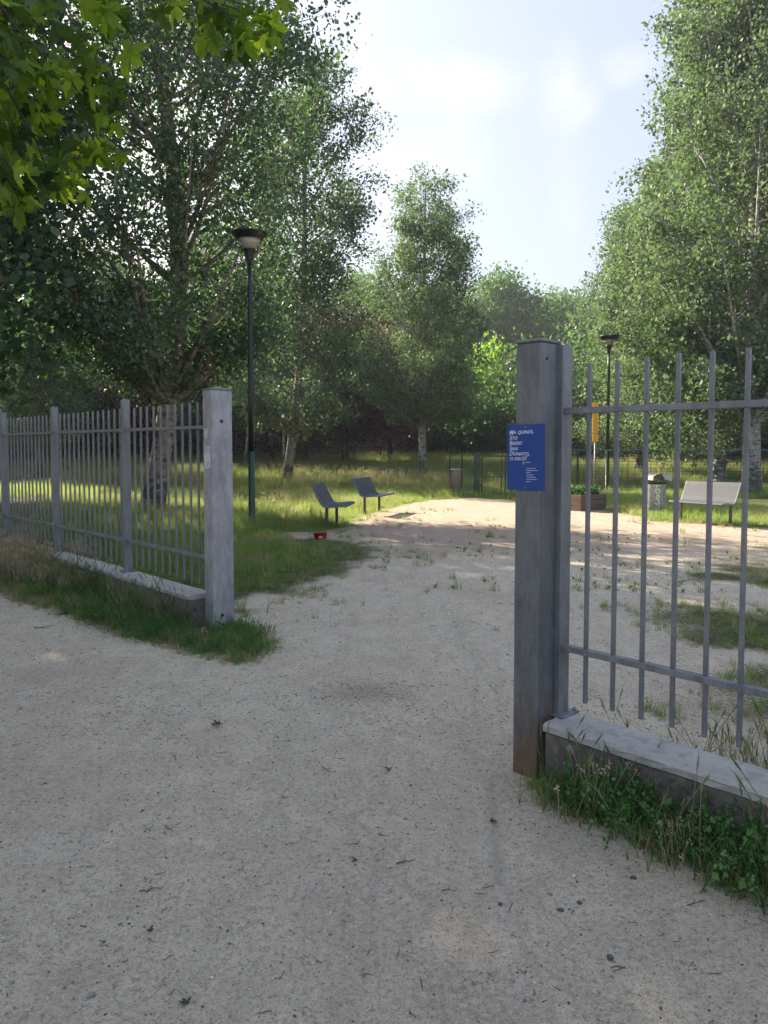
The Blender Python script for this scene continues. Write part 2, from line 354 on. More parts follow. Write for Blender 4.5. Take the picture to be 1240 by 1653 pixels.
def ground_mat():
    m, t, b = base_mat('gravel_and_soil')
    g = N(t, 'ShaderNodeNewGeometry').outputs['Position']; at = N(t, 'ShaderNodeAttribute', attribute_name='grass').outputs['Fac']
    sp = N(t, 'ShaderNodeSeparateXYZ'); L(t, g, sp.inputs[0])
    n_big = noise(t, g, .7, 5, .6); n_mid = noise(t, g, 5, 6, .65, .3); n_f = noise(t, g, 38, 5, .7); n_s = noise(t, g, 190, 4, .75)
    col = mixc(t, ramp(t, n_mid, .36, .66), (.815, .70, .505), (.95, .83, .62))
    col = mixc(t, math_n(t, 'MULTIPLY', ramp(t, n_big, .49, .66), .85), col, (.76, .60, .44))
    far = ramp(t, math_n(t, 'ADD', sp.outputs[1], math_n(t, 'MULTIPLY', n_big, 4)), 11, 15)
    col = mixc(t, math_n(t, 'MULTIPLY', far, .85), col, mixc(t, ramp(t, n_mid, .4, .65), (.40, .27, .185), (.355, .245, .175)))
    col = mixc(t, math_n(t, 'MULTIPLY', ramp(t, n_f, .47, .33), .52), col  , (.27, .245, .205))
    vo = N(t, 'ShaderNodeTexVoronoi'); vo.inputs['Scale'].default_value = 95; vo.inputs['Randomness'].default_value = 1; L(t, g, vo.inputs['Vector'])
    vs = N(t, 'ShaderNodeSeparateColor'); L(t, vo.outputs['Color'], vs.inputs[0])
    n_g = noise(t, g, 50, 6, .78, .5)
    peb = math_n(t, 'MULTIPLY', ramp(t, vo.outputs['Distance'], .42, .26), ramp(t, vs.outputs[0], .40, .45))
    pc = mixc(t, vs.outputs[1], (.36, .335, .30), (.78, .74, .68))
    col = mixc(t, math_n(t, 'MULTIPLY', peb, .7), col, pc)
    col = mixc(t, math_n(t, 'MULTIPLY', ramp(t, n_g, .52, .62), .58), col, (.37, .335, .285))  # grain shading painted into the colour: dark shadows here, light tops next
    col = mixc(t, math_n(t, 'MULTIPLY', ramp(t, n_g, .48, .40), .7), col, (.95, .86, .74))
    col = mixc(t, math_n(t, 'MULTIPLY', math_n(t, 'SUBTRACT', n_s, .52), 5.5, None, True), col, (.25, .23, .195))
    col = mixc(t, math_n(t, 'MULTIPLY', math_n(t, 'SUBTRACT', .46, n_s), 4, None, True), col, (.62, .58, .53))
    mp = N(t, 'ShaderNodeMapping'); mp.inputs['Rotation'].default_value = (0, 0, R(28)); mp.inputs['Scale'].default_value = (4.2, .35, 1); L(t, g, mp.inputs[0])
    trk = noise(t, mp.outputs[0], 1.0, 5, .62, .5)
    col = mixc(t, math_n(t, 'MULTIPLY', ramp(t, trk, .50, .64), .12), col, (.40, .36, .325))
    col = mixc(t, math_n(t, 'MULTIPLY', ramp(t, trk, .46, .36), .15), col, (.70, .655, .61))
    for cx_, cy_, r_ in ((14, 2, 13.55), (14, 2, 14.1), (-9, -4, 11.3), (-22, 6, 22.6), (9, 12, 11.9)):      # narrow bicycle tracks
        v2 = N(t, 'ShaderNodeVectorMath', operation='MULTIPLY'); L(t, g, v2.inputs[0]); v2.inputs[1].default_value = (1, 1, 0)
        dv = N(t, 'ShaderNodeVectorMath', operation='DISTANCE'); L(t, v2.outputs[0], dv.inputs[0]); dv.inputs[1].default_value = (cx_, cy_, 0)
        dd_ = math_n(t, 'ABSOLUTE', math_n(t, 'ADD', math_n(t, 'SUBTRACT', dv.outputs['Value'], r_), math_n(t, 'MULTIPLY', math_n(t, 'SUBTRACT', n_big, .5), .9)))
        tk = math_n(t, 'MULTIPLY', ramp(t, dd_, .034, .012), math_n(t, 'MULTIPLY', ramp(t, n_mid, .38, .55), .2))
        col = mixc(t, tk, col, (.36, .32, .27))
    # damp worn hollow in the gateway
    dm = N(t, 'ShaderNodeVectorMath', operation='DISTANCE'); L(t, g, dm.inputs[0]); dm.inputs[1].default_value = ground_at(592, 1118)
    dd = ramp(t, math_n(t, 'ADD', dm.outputs['Value'], math_n(t, 'MULTIPLY', math_n(t, 'SUBTRACT', n_f, .5), 1.1)), .42, .02)
    col = mixc(t, math_n(t, 'MULTIPLY', dd, .38), col, (.16, .12, .09))
    soil = mixc(t, ramp(t, n_mid, .35, .65), (.10, .10, .045), (.17, .17, .08))
    soil = mixc(t, math_n(t, 'MULTIPLY', ramp(t, n_f, .45, .6), .7), soil, (.055, .10, .025))
    gg = ramp(t, math_n(t, 'ADD', at, math_n(t, 'MULTIPLY', math_n(t, 'SUBTRACT', n_f, .5), .9)), -.05, .35)
    col = mixc(t, gg, col, soil)
    L(t, col, b.inputs['Base Color']); b.inputs['Roughness'].default_value = .95; b.inputs['Specular IOR Level'].default_value = .15
    h = math_n(t, 'ADD', math_n(t, 'MULTIPLY', n_f, .9), math_n(t, 'ADD', math_n(t, 'MULTIPLY', n_s, .35), math_n(t, 'ADD', math_n(t, 'MULTIPLY', peb, .2), math_n(t, 'MULTIPLY', n_g, -.7))))
    h = math_n(t, 'ADD', h, math_n(t, 'MULTIPLY', n_mid, 1.6))
    bn = N(t, 'ShaderNodeBump'); bn.inputs['Strength'].default_value = 1.; bn.inputs['Distance'].default_value = .024
    L(t, h, bn.inputs['Height']); L(t, bn.outputs[0], b.inputs['Normal'])
    return m
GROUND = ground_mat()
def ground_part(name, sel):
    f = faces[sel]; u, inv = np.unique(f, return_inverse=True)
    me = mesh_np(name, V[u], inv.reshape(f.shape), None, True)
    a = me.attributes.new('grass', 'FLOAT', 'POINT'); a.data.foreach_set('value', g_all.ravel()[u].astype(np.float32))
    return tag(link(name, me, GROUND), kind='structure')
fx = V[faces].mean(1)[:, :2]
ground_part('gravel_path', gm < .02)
ground_part('lawn', gm >= .02)

# ------------------------------------------------------------------ trees
RNG = np.random.RandomState
def leaf_quads(C, size, rs, droop=.0, out=None):
    "one bent-looking diamond per leaf, base at C"
    n = len(C); a = rs.rand(n)*2*np.pi; u = rs.uniform(-1, 1, n); q = np.sqrt(1-u*u)
    d = np.stack([q*np.cos(a), q*np.sin(a), u-droop], -1); d /= np.linalg.norm(d, axis=1)[:, None]
    r = rs.normal(size=(n, 3)); s = np.cross(d, r); s /= np.linalg.norm(s, axis=1)[:, None]+1e-9
    nn = np.cross(d, s); L_ = (size*.86*np.clip(np.exp(rs.normal(size=n)*.33), .45, 1.9))[:, None]
    v = np.stack([C, C+d*L_*.42+s*L_*.40, C+d*L_+nn*L_*.12, C+d*L_*.42-s*L_*.40], 1)
    return v.reshape(-1, 3), np.arange(n*4).reshape(n, 4)
def bez(p0, p1, p2, n):
    t = np.linspace(0, 1, n)[:, None]; return (1-t)**2*p0+2*t*(1-t)*p1+t*t*p2
def make_tree(name, seed, H, tr, base, prof, nl, nleaf, size, leafm, barkm, lean=(0, 0), rise_=.16, sub=6, spread=.42, holes=.25, sides=10, forks=()):
    """trunk with limbs and boughs (part trunk) and the leaves round their twigs (part crown)"""
    rs = RNG(seed); w = Q(); T = np.linspace(0, 1, 12)
    wob = rs.normal(size=(2,))*.02*H
    def tp(t): return np.array([lean[0]*t*H+wob[0]*np.sin(t*5), lean[1]*t*H+wob[1]*np.sin(t*4.1), t*H*.96])
    tt = np.concatenate([[0, .012, .035], np.linspace(.08, 1, 12)])
    w.tube([tp(t) for t in tt], [tr*(1.45 if t < .005 else 1.18 if t < .02 else 1.04 if t < .05 else 1)*(1-t)**.8+.012 for t in tt], sides)
    tips = []; wts = []
    stems = [(tp, 0.)]
    for i in range(nl):
        t = base+(1-base)*((i+.5+rs.uniform(-.3, .3))/nl)**.95; t = min(t, .985)
        az = i*2.39996+rs.uniform(-.5, .5); Rr = prof((t-base)/(1-base))*rs.uniform(.72, 1.08)
        t0 = max(base*.72, t-rise_*rs.uniform(.7, 1.2)); p0 = tp(t0); c = tp(t)
        dr = np.array([math.cos(az), math.sin(az), 0]); p2 = c+dr*Rr+np.array([0, 0, rs.uniform(-.02, .03)*H])
        p1 = p0+dr*Rr*.55+np.array([0, 0, (p2[2]-p0[2])*.30])
        lr = tr*.36*(1-t0)**.6*min(1, .35+Rr/prof(.35)); B = bez(p0, p1, p2, 7)
        w.tube(B, np.linspace(lr, .012, 7), 5)
        ns = max(2, int(sub*(.4+Rr/prof(.35)*.7)))
        for k in range(ns):
            u = .22+.78*(k+rs.rand())/ns; s0 = B[min(6, int(u*6))]*(1-(u*6) % 1)+B[min(6, int(u*6)+1)]*((u*6) % 1)
            dv = rs.normal(size=3); dv[2] = abs(dv[2])*.6+.1; dv += dr*.5; dv /= np.linalg.norm(dv)
            ln = Rr*.42*rs.uniform(.5, 1.2)*(1.15-.5*u)+.35
            s2 = s0+dv*ln; s1 = s0+dv*ln*.5+np.array([0, 0, -.06*ln])
            w.tube(bez(s0, s1, s2, 4), [lr*.28*(1-u*.6)+.008, lr*.2+.006, .008, .005], 3)
            for e in (.45, .75, 1.0):
                if rs.rand() < holes*.8: continue
                tips.append(s0*(1-e)+s2*e+rs.normal(size=3)*.12*ln); wts.append(rs.uniform(.5, 1.4))
        tips.append(p2); wts.append(1.2)
    for t in np.linspace(.72, 1, 9):
        tips.append(tp(t)+rs.normal(size=3)*.3); wts.append(.8)
    tips = np.array(tips); wts = np.array(wts); wts /= wts.sum()
    ci = rs.choice(len(tips), nleaf, p=wts); sg = spread*rs.uniform(.65, 1.25, len(tips))
    G3 = rs.normal(size=(nleaf, 3)); G3 *= np.minimum(1, 2.1/np.linalg.norm(G3, axis=1))[:, None]
    C = tips[ci]+G3*sg[ci][:, None]*np.array([1, 1, .72])
    v, f = leaf_quads(C, size, rs)
    tn = np.clip(rs.rand(len(tips))[ci]*.6+rs.rand(nleaf)*.4, 0, 1)
    return w.mesh(name+'_wood'), mesh_np(name+'_leaves', v, f, tn), barkm, leafm
def put_tree(name, T, loc, label, cat='tree', group=None, rz=0, sc=1, scz=None, bm_=None, lm_=None):
    e = empty(name, (loc[0], loc[1], float(gz(loc[0], loc[1]))-.02), rz); e.scale = (sc, sc, scz or sc)
    tag(e, label, cat, group)
    a, b, m1, m2 = T
    link('trunk', a, m1, e); link('crown', b, m2, e)
    return e
# outline: crown radius against height inside the crown (0 bottom .. 1 top)
def profile(pts):
    xs_, ys_ = zip(*pts); return lambda t: float(np.interp(t, xs_, ys_))
pA = profile([(0, 2.2), (.18, 3.5), (.5, 3.7), (.75, 3.1), (.9, 2.0), (1, .7)])
TA = make_tree('big_poplar', 11, 19.5, .25, .19, pA, 74, 96000, .103, POPLAR, BARKB, (.012, 0), .2, 9, .31, .30)
pB = profile([(0, 2.3), (.25, 2.5), (.42, 1.8), (.55, 2.3), (.7, 2.9), (.85, 1.9), (1, .6)])
TB = make_tree('tall_poplar', 23, 17.9, .19, .16, pB, 54, 56000, .115, POPLAR, BARKB, (.07, 0), .17, 8, .33, .35)
pC = profile([(0, 1.9), (.13, 3.0), (.36, 2.9), (.6, 2.3), (.86, 1.6), (1, .4)])
TC = make_tree('middle_poplar', 37, 14.2, .19, .23, pC, 50, 64000, .105, POPLARR, BARKW, (.006, 0), .24, 9, .28, .3)
pR = profile([(0, 2.4), (.22, 3.5), (.40, 3.1), (.62, 2.2), (.8, 1.9), (1, .6)])
TR = make_tree('right_poplar', 51, 22.5, .27, .15, pR, 76, 120000, .125, POPLARR, BARKW, (-.012, 0), .2, 9, .31, .25)
pS = profile([(0, 2.3), (.3, 2.7), (.6, 2.1), (.85, 1.2), (1, .3)])
TS = make_tree('slim_poplar', 64, 13.5, .17, .09, pS, 46, 60000, .11, POPLARR, BARKW, (0, 0), .16, 9, .32, .15)
pP = profile([(0, 2.0), (.3, 3.4), (.65, 3.2), (.9, 1.9), (1, .8)])
TP = make_tree('plum', 77, 8.0, .16, .20, pP, 34, 30000, .13, PURPLE, BARKD, (0, 0), .16, 6, .5, .15, 8)
pF = profile([(0, 4.0), (.25, 6.0), (.6, 6.2), (.85, 4.4), (1, 1.4)])
TF1 = make_tree('wood_tree', 81, 17, .3, .12, pF, 44, 50000, .27, GREENL, BARKD, (0, 0), .15, 7, 1.05, .15, 6)
TF2 = make_tree('wood_tree_b', 91, 15, .3, .10, profile([(0, 4.2), (.3, 5.4), (.7, 4.6), (1, 1.2)]), 40, 46000, .26, GREENL, BARKD, (.01, 0), .15, 7, 1.0, .1, 6)
TD = make_tree('shade_tree', 95, 15, .24, .16, pA, 50, 30000, .19, POPLAR, BARKB, (0, 0), .18, 6, .75, .15, 8)

put_tree('poplar_tree', TA, (-5.64, 18.6), 'big dark poplar with brown trunk just behind the left railings', 'tree')
put_tree('poplar_tree', TB, (xat(462, 31), 31), 'tall airy poplar between the near black lamp and the pale-trunked middle tree', 'tree')
put_tree('poplar_tree', TC, (xat(682, 35.5), 35.5), 'pale-trunked poplar standing alone in the middle of the meadow', 'tree')
put_tree('poplar_tree', TR, (xat(1222, 24.5), 24.8), 'tall poplar with thick white trunk at the right edge behind the green fence', 'tree', rz=1.0)
put_tree('poplar_tree', TR, (xat(1290, 33), 33), 'tall poplar behind the thick white trunk, cut off by the right edge', 'tree', rz=3.4, sc=1.05)
t = put_tree('poplar_tree', TS, (xat(1163, 30), 30), 'poplar with dark leaning trunk left of the thick white trunk', 'tree', rz=2.0, sc=1.35, scz=1.45)
t.rotation_euler = (0, R(3.5), 2.0)
put_tree('poplar_tree', TS, (xat(1030, 38), 38), 'shorter slim poplar behind the far black lamp', 'tree', rz=.4, sc=1.12, scz=1.02)
put_tree('poplar_tree', TS, (xat(1090, 46), 46), 'poplar between the slim poplar and the leaning trunk, farther back', 'tree', rz=4.4, sc=1.6, scz=1.5)
put_tree('poplar_tree', TB, (-15.2, 34), 'dark-trunked tree at the far left edge behind the railings', 'tree', rz=2.4, sc=.85, scz=.66)
put_tree('poplar_tree', TA, (-21, 44), 'dark tree behind the left railings, farther back than the dark trunk', 'tree', rz=3.0, sc=1.0, scz=.85)
put_tree('poplar_tree', TB, (xat(330, 44), 44), 'tree behind the big dark poplar, seen between it and the near lamp', 'tree', rz=1.2, sc=1.0, scz=.8)
# off to the left, by the path: these throw the shade over the gateway
for i, (x, y, rz, s, lb) in enumerate([(-10.6, 15.2, 4, 1.1, 'tree behind the railings outside the left edge'), (-13.5, 9.5, 0, 1.1, 'tree beside the path outside the left edge, nearest the railings'), (-15.5, 22.5, 2, 1.15, 'tree behind the railings outside the left edge, farther back'), (-18.5, 15, 1, 1.2, 'tree outside the left edge, second row'), (-23, 24, 3, 1.25, 'tree outside the left edge, back row'), (-20, 7, 5, 1.2, 'tree outside the left edge, farthest from the railings')]):
    put_tree('shade_tree', TD, (x, y), lb, 'tree', 'trees beside the path to the left', rz, s)
# purple-leaved plums under the tall trees
for i, (px, D, rz, s, lb) in enumerate([(352, 47, 0, 1.25, 'purple-leaved plum tree seen just left of the near lamp pole'), (438, 46, 1, .9, 'purple-leaved plum tree just right of the near lamp pole'), (493, 45, 2, 1.05, 'purple-leaved plum tree left of the middle of the dark row'), (557, 43, 3, 1.1, 'purple-leaved plum tree directly behind the two left benches'), (628, 47, 4.4, 1.05, 'purple-leaved plum tree beside the pale-trunked middle poplar'), (250, 49, 5, 1.1, 'purple-leaved plum tree behind the big dark poplar trunk')]):
    put_tree('plum_tree', TP, (xat(px, D), D), lb, 'tree', 'purple plum trees in the meadow', rz, s)
w = Q(); w.tube([(0, 0, 0), (.02, 0, 1.5), (0, .02, 3.6)], [.07, .06, .045], 7); THINW = w.mesh('thin_stem')
b0 = make_tree('young', 17, 6.5, .07, .42, profile([(0, .8), (.5, 1.5), (1, .4)]), 18, 5000, .14, GREENL, BARKW, (0, 0), .15, 4, .35, .2, 6)
put_tree('young_tree', b0, (xat(458, 40), 40), 'thin pale-stemmed young tree right of the near lamp', 'tree')
put_tree('young_tree', b0, (xat(394, 42), 42), 'thin pale-stemmed young tree just behind the near lamp pole', 'tree', rz=2)
# bushes
def make_bush(name, seed, rx, rz_, n, size, leafm):
    rs = RNG(seed); w = Q(); tips = []
    for i in range(16):
        a = i*2.4; el = rs.uniform(.25, 1.4); p2 = np.array([math.cos(a)*math.cos(el)*rx, math.sin(a)*math.cos(el)*rx, math.sin(el)*rz_])
        w.tube(bez(np.array([0, 0, 0.]), p2*.5+np.array([0, 0, .3]), p2*.9, 5), [.05, .04, .03, .02, .01], 4)
    m = 170
    d = rs.normal(size=(m, 3)); d[:, 2] = np.abs(d[:, 2]); d /= np.linalg.norm(d, axis=1)[:, None]
    lump = 1+.28*np.sin(d[:, 0]*5+seed)*np.cos(d[:, 1]*4)+rs.uniform(-.15, .15, m)
    c = d*np.array([rx, rx, rz_])*(rs.uniform(.55, 1, m)*lump)[:, None]; c[:, 2] += .15
    ci = rs.randint(0, m, n); C = c[ci]+rs.normal(size=(n, 3))*.16*rx; C[:, 2] = np.maximum(C[:, 2], .03)
    v, f = leaf_quads(C, size, rs); tn = rs.rand(m)[ci]*.6+rs.rand(n)*.4
    return w.mesh(name+'_wood'), mesh_np(name+'_leaves', v, f, tn), BARKD, leafm
B1 = make_bush('bush', 5, 3.6, 4.4, 20000, .24, HEDGEL); B2 = make_bush('bush_b', 6, 3.2, 5.2, 20000, .22, HEDGEL)
B3 = make_bush('lime_bush', 8, 3.0, 4.6, 14000, .26, LIMEL); B4 = make_bush('green_bush', 9, 3.4, 4.8, 18000, .24, GREENL)
def put_bush(T, loc, label, group=None, rz=0, sc=1, scz=None, name='bush'):
    e = put_tree(name, T, loc, label, 'bush', group, rz, sc, scz)
    e.children[0].name = 'stems'; e.children[1].name = 'foliage'
    return e
k = 0
hedge = [(-24, 40, B1, 1.2), (-20, 47, B2, 1.2), (-15.5, 52, B1, 1.2), (-10.5, 53, B2, 1.0), (-6.5, 54, B1, .9), (-2.5, 54, B2, .8), (1.2, 54, B1, .75), (4.6, 53, B2, .85), (8.5, 52, B1, 1.0), (12.5, 50, B2, 1.05), (17, 48, B1, 1.1), (21.5, 47, B2, 1.15), (26, 45, B1, 1.2), (31, 42, B2, 1.3), (-29, 36, B2, 1.3), (35, 36, B1, 1.3)]
hl = ['dark hedge bush left of the lamp', 'dark hedge bush behind the plum trees', 'dark hedge bush behind the green gate', 'dark hedge bush behind the right railings']
ORD = ['first', 'second', 'third', 'fourth', 'fifth', 'sixth', 'seventh', 'eighth', 'ninth']
hedge.sort(key=lambda q: q[0]/q[1]); cnt = {}
for i, (x, y, B, s) in enumerate(hedge):
    lb = hl[0] if x < -8 else hl[1] if x < 1.5 else hl[2] if x < 9 else hl[3]
    k = cnt.get(lb, 0); cnt[lb] = k+1
    put_bush(B, (x, y), 'the '+ORD[k]+' from the left: '+lb, ['hedge bushes left of the lamp', 'hedge bushes behind the plums', 'hedge bushes behind the gate', 'hedge bushes behind the right railings'][hl.index(lb)], i*1.3, s)
put_bush(B3, (xat(790, 58), 58), 'bright lime-green bush between the middle poplar and the blue sign', None, .4, 1.0, 1.45, 'lime_bush')
put_bush(B3, (xat(540, 64), 64), 'lit lime-green bush glimpsed under the plum trees', None, 2, .8, .8, 'lime_bush')
put_bush(B3, (xat(405, 60), 60), 'lit lime-green bush glimpsed beside the near lamp pole', None, 3, .7, .6, 'lime_bush')
put_bush(B4, (xat(850, 56), 56), 'mid green bush just left of the right gate post', None, 1, 1.1, 1.3, 'green_bush')
put_bush(B4, (xat(930, 54), 54), 'mid green bush left of the far black lamp', None, 2, 1.0, 1.5, 'green_bush')
put_bush(B4, (xat(730, 57), 57), 'mid green bush right of the middle poplar', None, 4, 1.0, 1.2, 'green_bush')
# the wood behind
far = [(-44, 62), (-34, 66), (-25, 70), (-17, 74), (-9, 76), (-2, 78), (5, 80), (12, 78), (18.5, 82), (26, 76), (34, 70), (43, 66), (-13, 92), (-1, 96), (9, 94), (20, 96), (30, 92), (54, 60)]
far.sort(key=lambda q: q[0]/q[1])
for i, (x, y) in enumerate(far):
    a = x/y
    lb = 'broad wood tree left of the middle poplar' if a < .03 else 'broad wood tree between middle poplar and right gate post' if a < .19 else 'broad wood tree behind the right railings'
    gp = 'wood trees left of the middle poplar' if a < .03 else 'wood trees between poplar and gate post' if a < .19 else 'wood trees behind the right railings'
    k = cnt.get(lb, 0); cnt[lb] = k+1
    put_tree('wood_tree', TF1 if i % 2 else TF2, (x, y), lb+', '+ORD[k]+' from left', 'tree', gp, i*1.7, [1.12, 1.0, 1.2, 1.05][i % 4]*(1.1 if y > 88 else 1))

# ------------------------------------------------------------------ maple overhanging the top left corner
def maple_leaf(seed):
    rs = random.Random(seed); cv = ((-.35, -.1), (-.9, -.45), (.35, -.6), (-.6, .15), (-.15, -.9))[seed % 5]
    lobes = [(-125, .62), (-62, .92), (0, 1.08), (62, .92), (125, .62)]
    out = [(0, -.04)]
    prev = None
    for i, (a, r) in enumerate(lobes):
        a += rs.uniform(-5, 5); r *= rs.uniform(.93, 1.05)
        A = R(a)
        def pt(rr, da): return (math.sin(A+R(da))*rr, math.cos(A+R(da))*rr)
        out += [pt(r*.52, -24), pt(r*.76, -17), pt(r*.72, -9), pt(r, 0), pt(r*.72, 9), pt(r*.76, 17), pt(r*.52, 24)]
        if i < 4:
            m = R((lobes[i][0]+lobes[i+1][0])/2); out.append((math.sin(m)*.36, math.cos(m)*.36))
    bm = new(); k = .062
    c = bm.verts.new((0, .2*k, 0))
    vs = [bm.verts.new((x*k, (y)*k, cv[0]*k*(x*x)+cv[1]*k*y*y+.07*k*math.sin(x*9+seed))) for x, y in out]
    for a, b in zip(vs, vs[1:]+vs[:1]): bm.faces.new((c, b, a))
    # petiole
    p = [bm.verts.new(q) for q in ((-.0012, 0, 0), (.0012, 0, 0), (.001, -.05, .012), (-.001, -.05, .012))]; bm.faces.new(p)
    me = bpy.data.meshes.new('maple_leaf'); bm.to_mesh(me); bm.free(); me.materials.append(MAPLE)
    a = me.attributes.new('tint', 'FLOAT', 'FACE'); a.data.foreach_set('value', [(.05, .9, .3, .6, 0.)[seed % 5]]*len(me.polygons))  # dark and bright leaf tints stand in for shaded and lit leaves
    return me
LM = [maple_leaf(i) for i in range(5)]
mt = empty('maple_tree', (-5.2, 1.4, 0)); tag(mt, 'maple whose lobed green leaves hang into the top left corner', 'tree')
rs = RNG(5); w = Q()
O = np.array([-5.2, 1.4, 0.])
trunk = [np.array(p)-O for p in ((-5.2, 1.4, -.1), (-5.15, 1.4, 1.5), (-5.1, 1.5, 3.2), (-5.0, 1.8, 5), (-5.0, 2.2, 7.0), (-4.9, 2.6, 9.0))]
w.tube(trunk, [.26, .21, .19, .16, .12, .05], 12)
for k_ in range(12):
    a_ = k_*.52; e_ = np.array([-4.9+2.6*math.cos(a_), 2.6+2.6*math.sin(a_), 7.2+.8*math.sin(k_*2.)])-O
    w.tube(bez(trunk[3+k_ % 2], (trunk[4]+e_)/2+np.array([0, 0, 1.2]), e_, 8), np.linspace(.09, .012, 8), 6)
def hang(pts, r=.012):
    P = np.array([np.array(p) for p in pts]); return P
paths = []
def px_path(l): return [np.array(at_depth(*q)) for q in l]
# each twig: from its root outside the frame to its tip
twigs = [
 [(-260, -120, 3.2), (-90, 20, 3.1), (10, 140, 3.0), (60, 230, 2.95), (84, 300, 2.9)],
 [(-200, -60, 3.4), (-40, 60, 3.3), (60, 130, 3.2), (130, 190, 3.15), (165, 232, 3.1)],
 [(-150, -120, 3.3), (0, -10, 3.2), (80, 55, 3.1), (140, 105, 3.05), (180, 140, 3.0)],
 [(-300, 60, 2.9), (-160, 130, 2.85), (-60, 190, 2.8), (10, 260, 2.8), (40, 310, 2.8)],
 [(-120, -260, 3.3), (100, -130, 3.3), (250, -40, 3.3), (360, 8, 3.3), (440, 30, 3.3)],
 [(-120, -240, 3.1), (60, -130, 3.1), (150, -50, 2.9), (185, 0, 2.8), (200, 35, 2.8)],
 [(-200, -180, 2.7), (-60, -60, 2.7), (0, 10, 2.7), (40, 60, 2.7), (75, 95, 2.7)],
 [(-260, -20, 3.6), (-120, 60, 3.6), (-20, 150, 3.6), (30, 210, 3.6), (110, 240, 3.6)],
 [(-60, -260, 2.9), (120, -160, 2.9), (260, -60, 3.0), (330, 0, 3.0), (385, 35, 3.0)],
]
leaves = []
LC = 0
def put_leaf(p, d, s, tilt):
    "hang one leaf: its tip points along d"
    global LC
    o = bpy.data.objects.new('leaf', LM[LC % 5]); COL.objects.link(o); o.parent = mt; LC += 1
    d = Vector(d).normalized(); z = Vector(tilt); x = d.cross(z).normalized(); z = x.cross(d)
    M = Matrix((x, d, z)).transposed().to_4x4(); M.translation = Vector(p)-Vector(O); 
    o.matrix_local = M @ Matrix.Scale(s, 4)
    return o
for ti, tw in enumerate(twigs):
    P = np.array(px_path(tw)); 
    root = np.array([-5.03, 1.65, 4.3+.1*ti]); full = np.vstack([root, (root+P[0])/2+np.array([0, 0, .3]), P])-O
    w.tube(full, [.035, .026, .014, .009, .006, .004, .002], 5)
    n = [36, 32, 28, 30, 44, 22, 34, 26, 26][ti]
    for i in range(n):
        u = 1-(i/n)*.9; q = u*4; j = min(3, int(q)); p = P[j]*(1-(q-j))+P[j+1]*(q-j)
        side = P[j+1]-P[j]; side /= np.linalg.norm(side)
        off = rs.normal(size=3)*np.array([.075, .06, .055]); off[2] -= .045
        d = np.array([.35, -.05, -.75])+rs.normal(size=3)*.42+side*.55
        put_leaf(p+off, d, rs.uniform(.9, 1.6)*(1.15 if ti in (0, 3, 5) else 1), (rs.normal()*.5-.45, -.45+rs.normal()*.5, .75))
link('trunk', w.mesh('maple_wood'), BARKD, mt)
# its crown overhead (outside the picture) in coarser leaves
n = 6500; m = 160
c = rs.normal(size=(m, 3)); c /= np.linalg.norm(c, axis=1)[:, None]; c = c*(rs.rand(m)**.4)[:, None]*np.array([3.0, 3.0, 1.9])+np.array([-4.9, 2.6, 7.2])
ci = rs.randint(0, m, n); C = c[ci]+rs.normal(size=(n, 3))*.36
keep = (C[:, 2]-EYE) > np.maximum(C[:, 1], 0)*.62+.8
C = C[keep]
v, f = leaf_quads(C-O, .19, rs); lo = link('crown', mesh_np('maple_crown', v, f, rs.rand(len(C))), MAPLE, mt)

# ------------------------------------------------------------------ gate posts, railings and low walls
def plain_box(name, lo, hi, m, par, bev=.002):
    return obj(name, box(new(), lo, hi, bev), m, par)
# right gate post
C0 = ground_at(827, 1244); c = C0 + F2*.07 + N2*.075
gp = empty('gate_post', (c.x, c.y, float(gz(c.x, c.y))-.03), FANG); tag(gp, 'dark steel gate post with the blue sign and rusty foot on the right', 'gate post', 'gate posts')
plain_box('shaft', (-.07, -.075, 0), (.07, .075, 2.055), GALVR, gp, .006)
plain_box('cap', (-.074, -.079, 2.0555), (.074, .079, 2.07), GALV, gp, .004)
b = lathe(new(), [(.006, 0), (.006, .004)], 10); o = obj('bolt_hole', b, HOLE, gp); o.location = (.0695, -.03, 1.98); o.rotation_euler = (0, R(90), 0)
# left gate post
c = CL - F2*.07 + N2*.10
gp = empty('gate_post', (c.x, c.y, float(gz(c.x, c.y))-.03), FANG); tag(gp, 'pale steel gate post with torn stickers beside the lawn on the left', 'gate post', 'gate posts')
plain_box('shaft', (-.07, -.1, 0), (.07, .1, 2.06), GALVL, gp, .006)
b = new(); q = [b.verts.new(p) for p in ((-.075, -.105, 2.061), (.075, -.105, 2.061), (.075, .105, 2.061), (-.075, .105, 2.061), (-.075, -.105, 2.069), (.075, -.105, 2.069), (.075, .105, 2.069), (-.075, .105, 2.069))]
ap = b.verts.new((0, 0, 2.092)); b.faces.new(q[3::-1])
for i in range(4): b.faces.new((q[i], q[(i+1) % 4], q[4+(i+1) % 4], q[4+i])); b.faces.new((q[4+i], q[4+(i+1) % 4], ap))
obj('cap', b, GALV, gp)
for z, y in ((1.80, -.004), (.17, -.015), (.085, -.015)):
    b = lathe(new(), [(.013, 0), (.013, .003)], 14); o = obj('bolt_hole', b, HOLE, gp); o.location = (.0695, y, z); o.rotation_euler = (0, R(90), 0)
    b = lathe(new(), [(.019, 0), (.018, .002)], 14); o = obj('washer', b, GALV, gp); o.location = (.0692, y, z); o.rotation_euler = (0, R(90), 0)
def sheet(name, pts, th, m, par):
    b = new(); vs = [b.verts.new(p) for p in pts]; f = b.faces.new(vs)
    r = bmesh.ops.extrude_face_region(b, geom=[f]); bmesh.ops.translate(b, vec=(0, -th, 0), verts=[v for v in r['geom'] if isinstance(v, bmesh.types.BMVert)])
    bmesh.ops.recalc_face_normals(b, faces=b.faces); return obj(name, b, m, par)
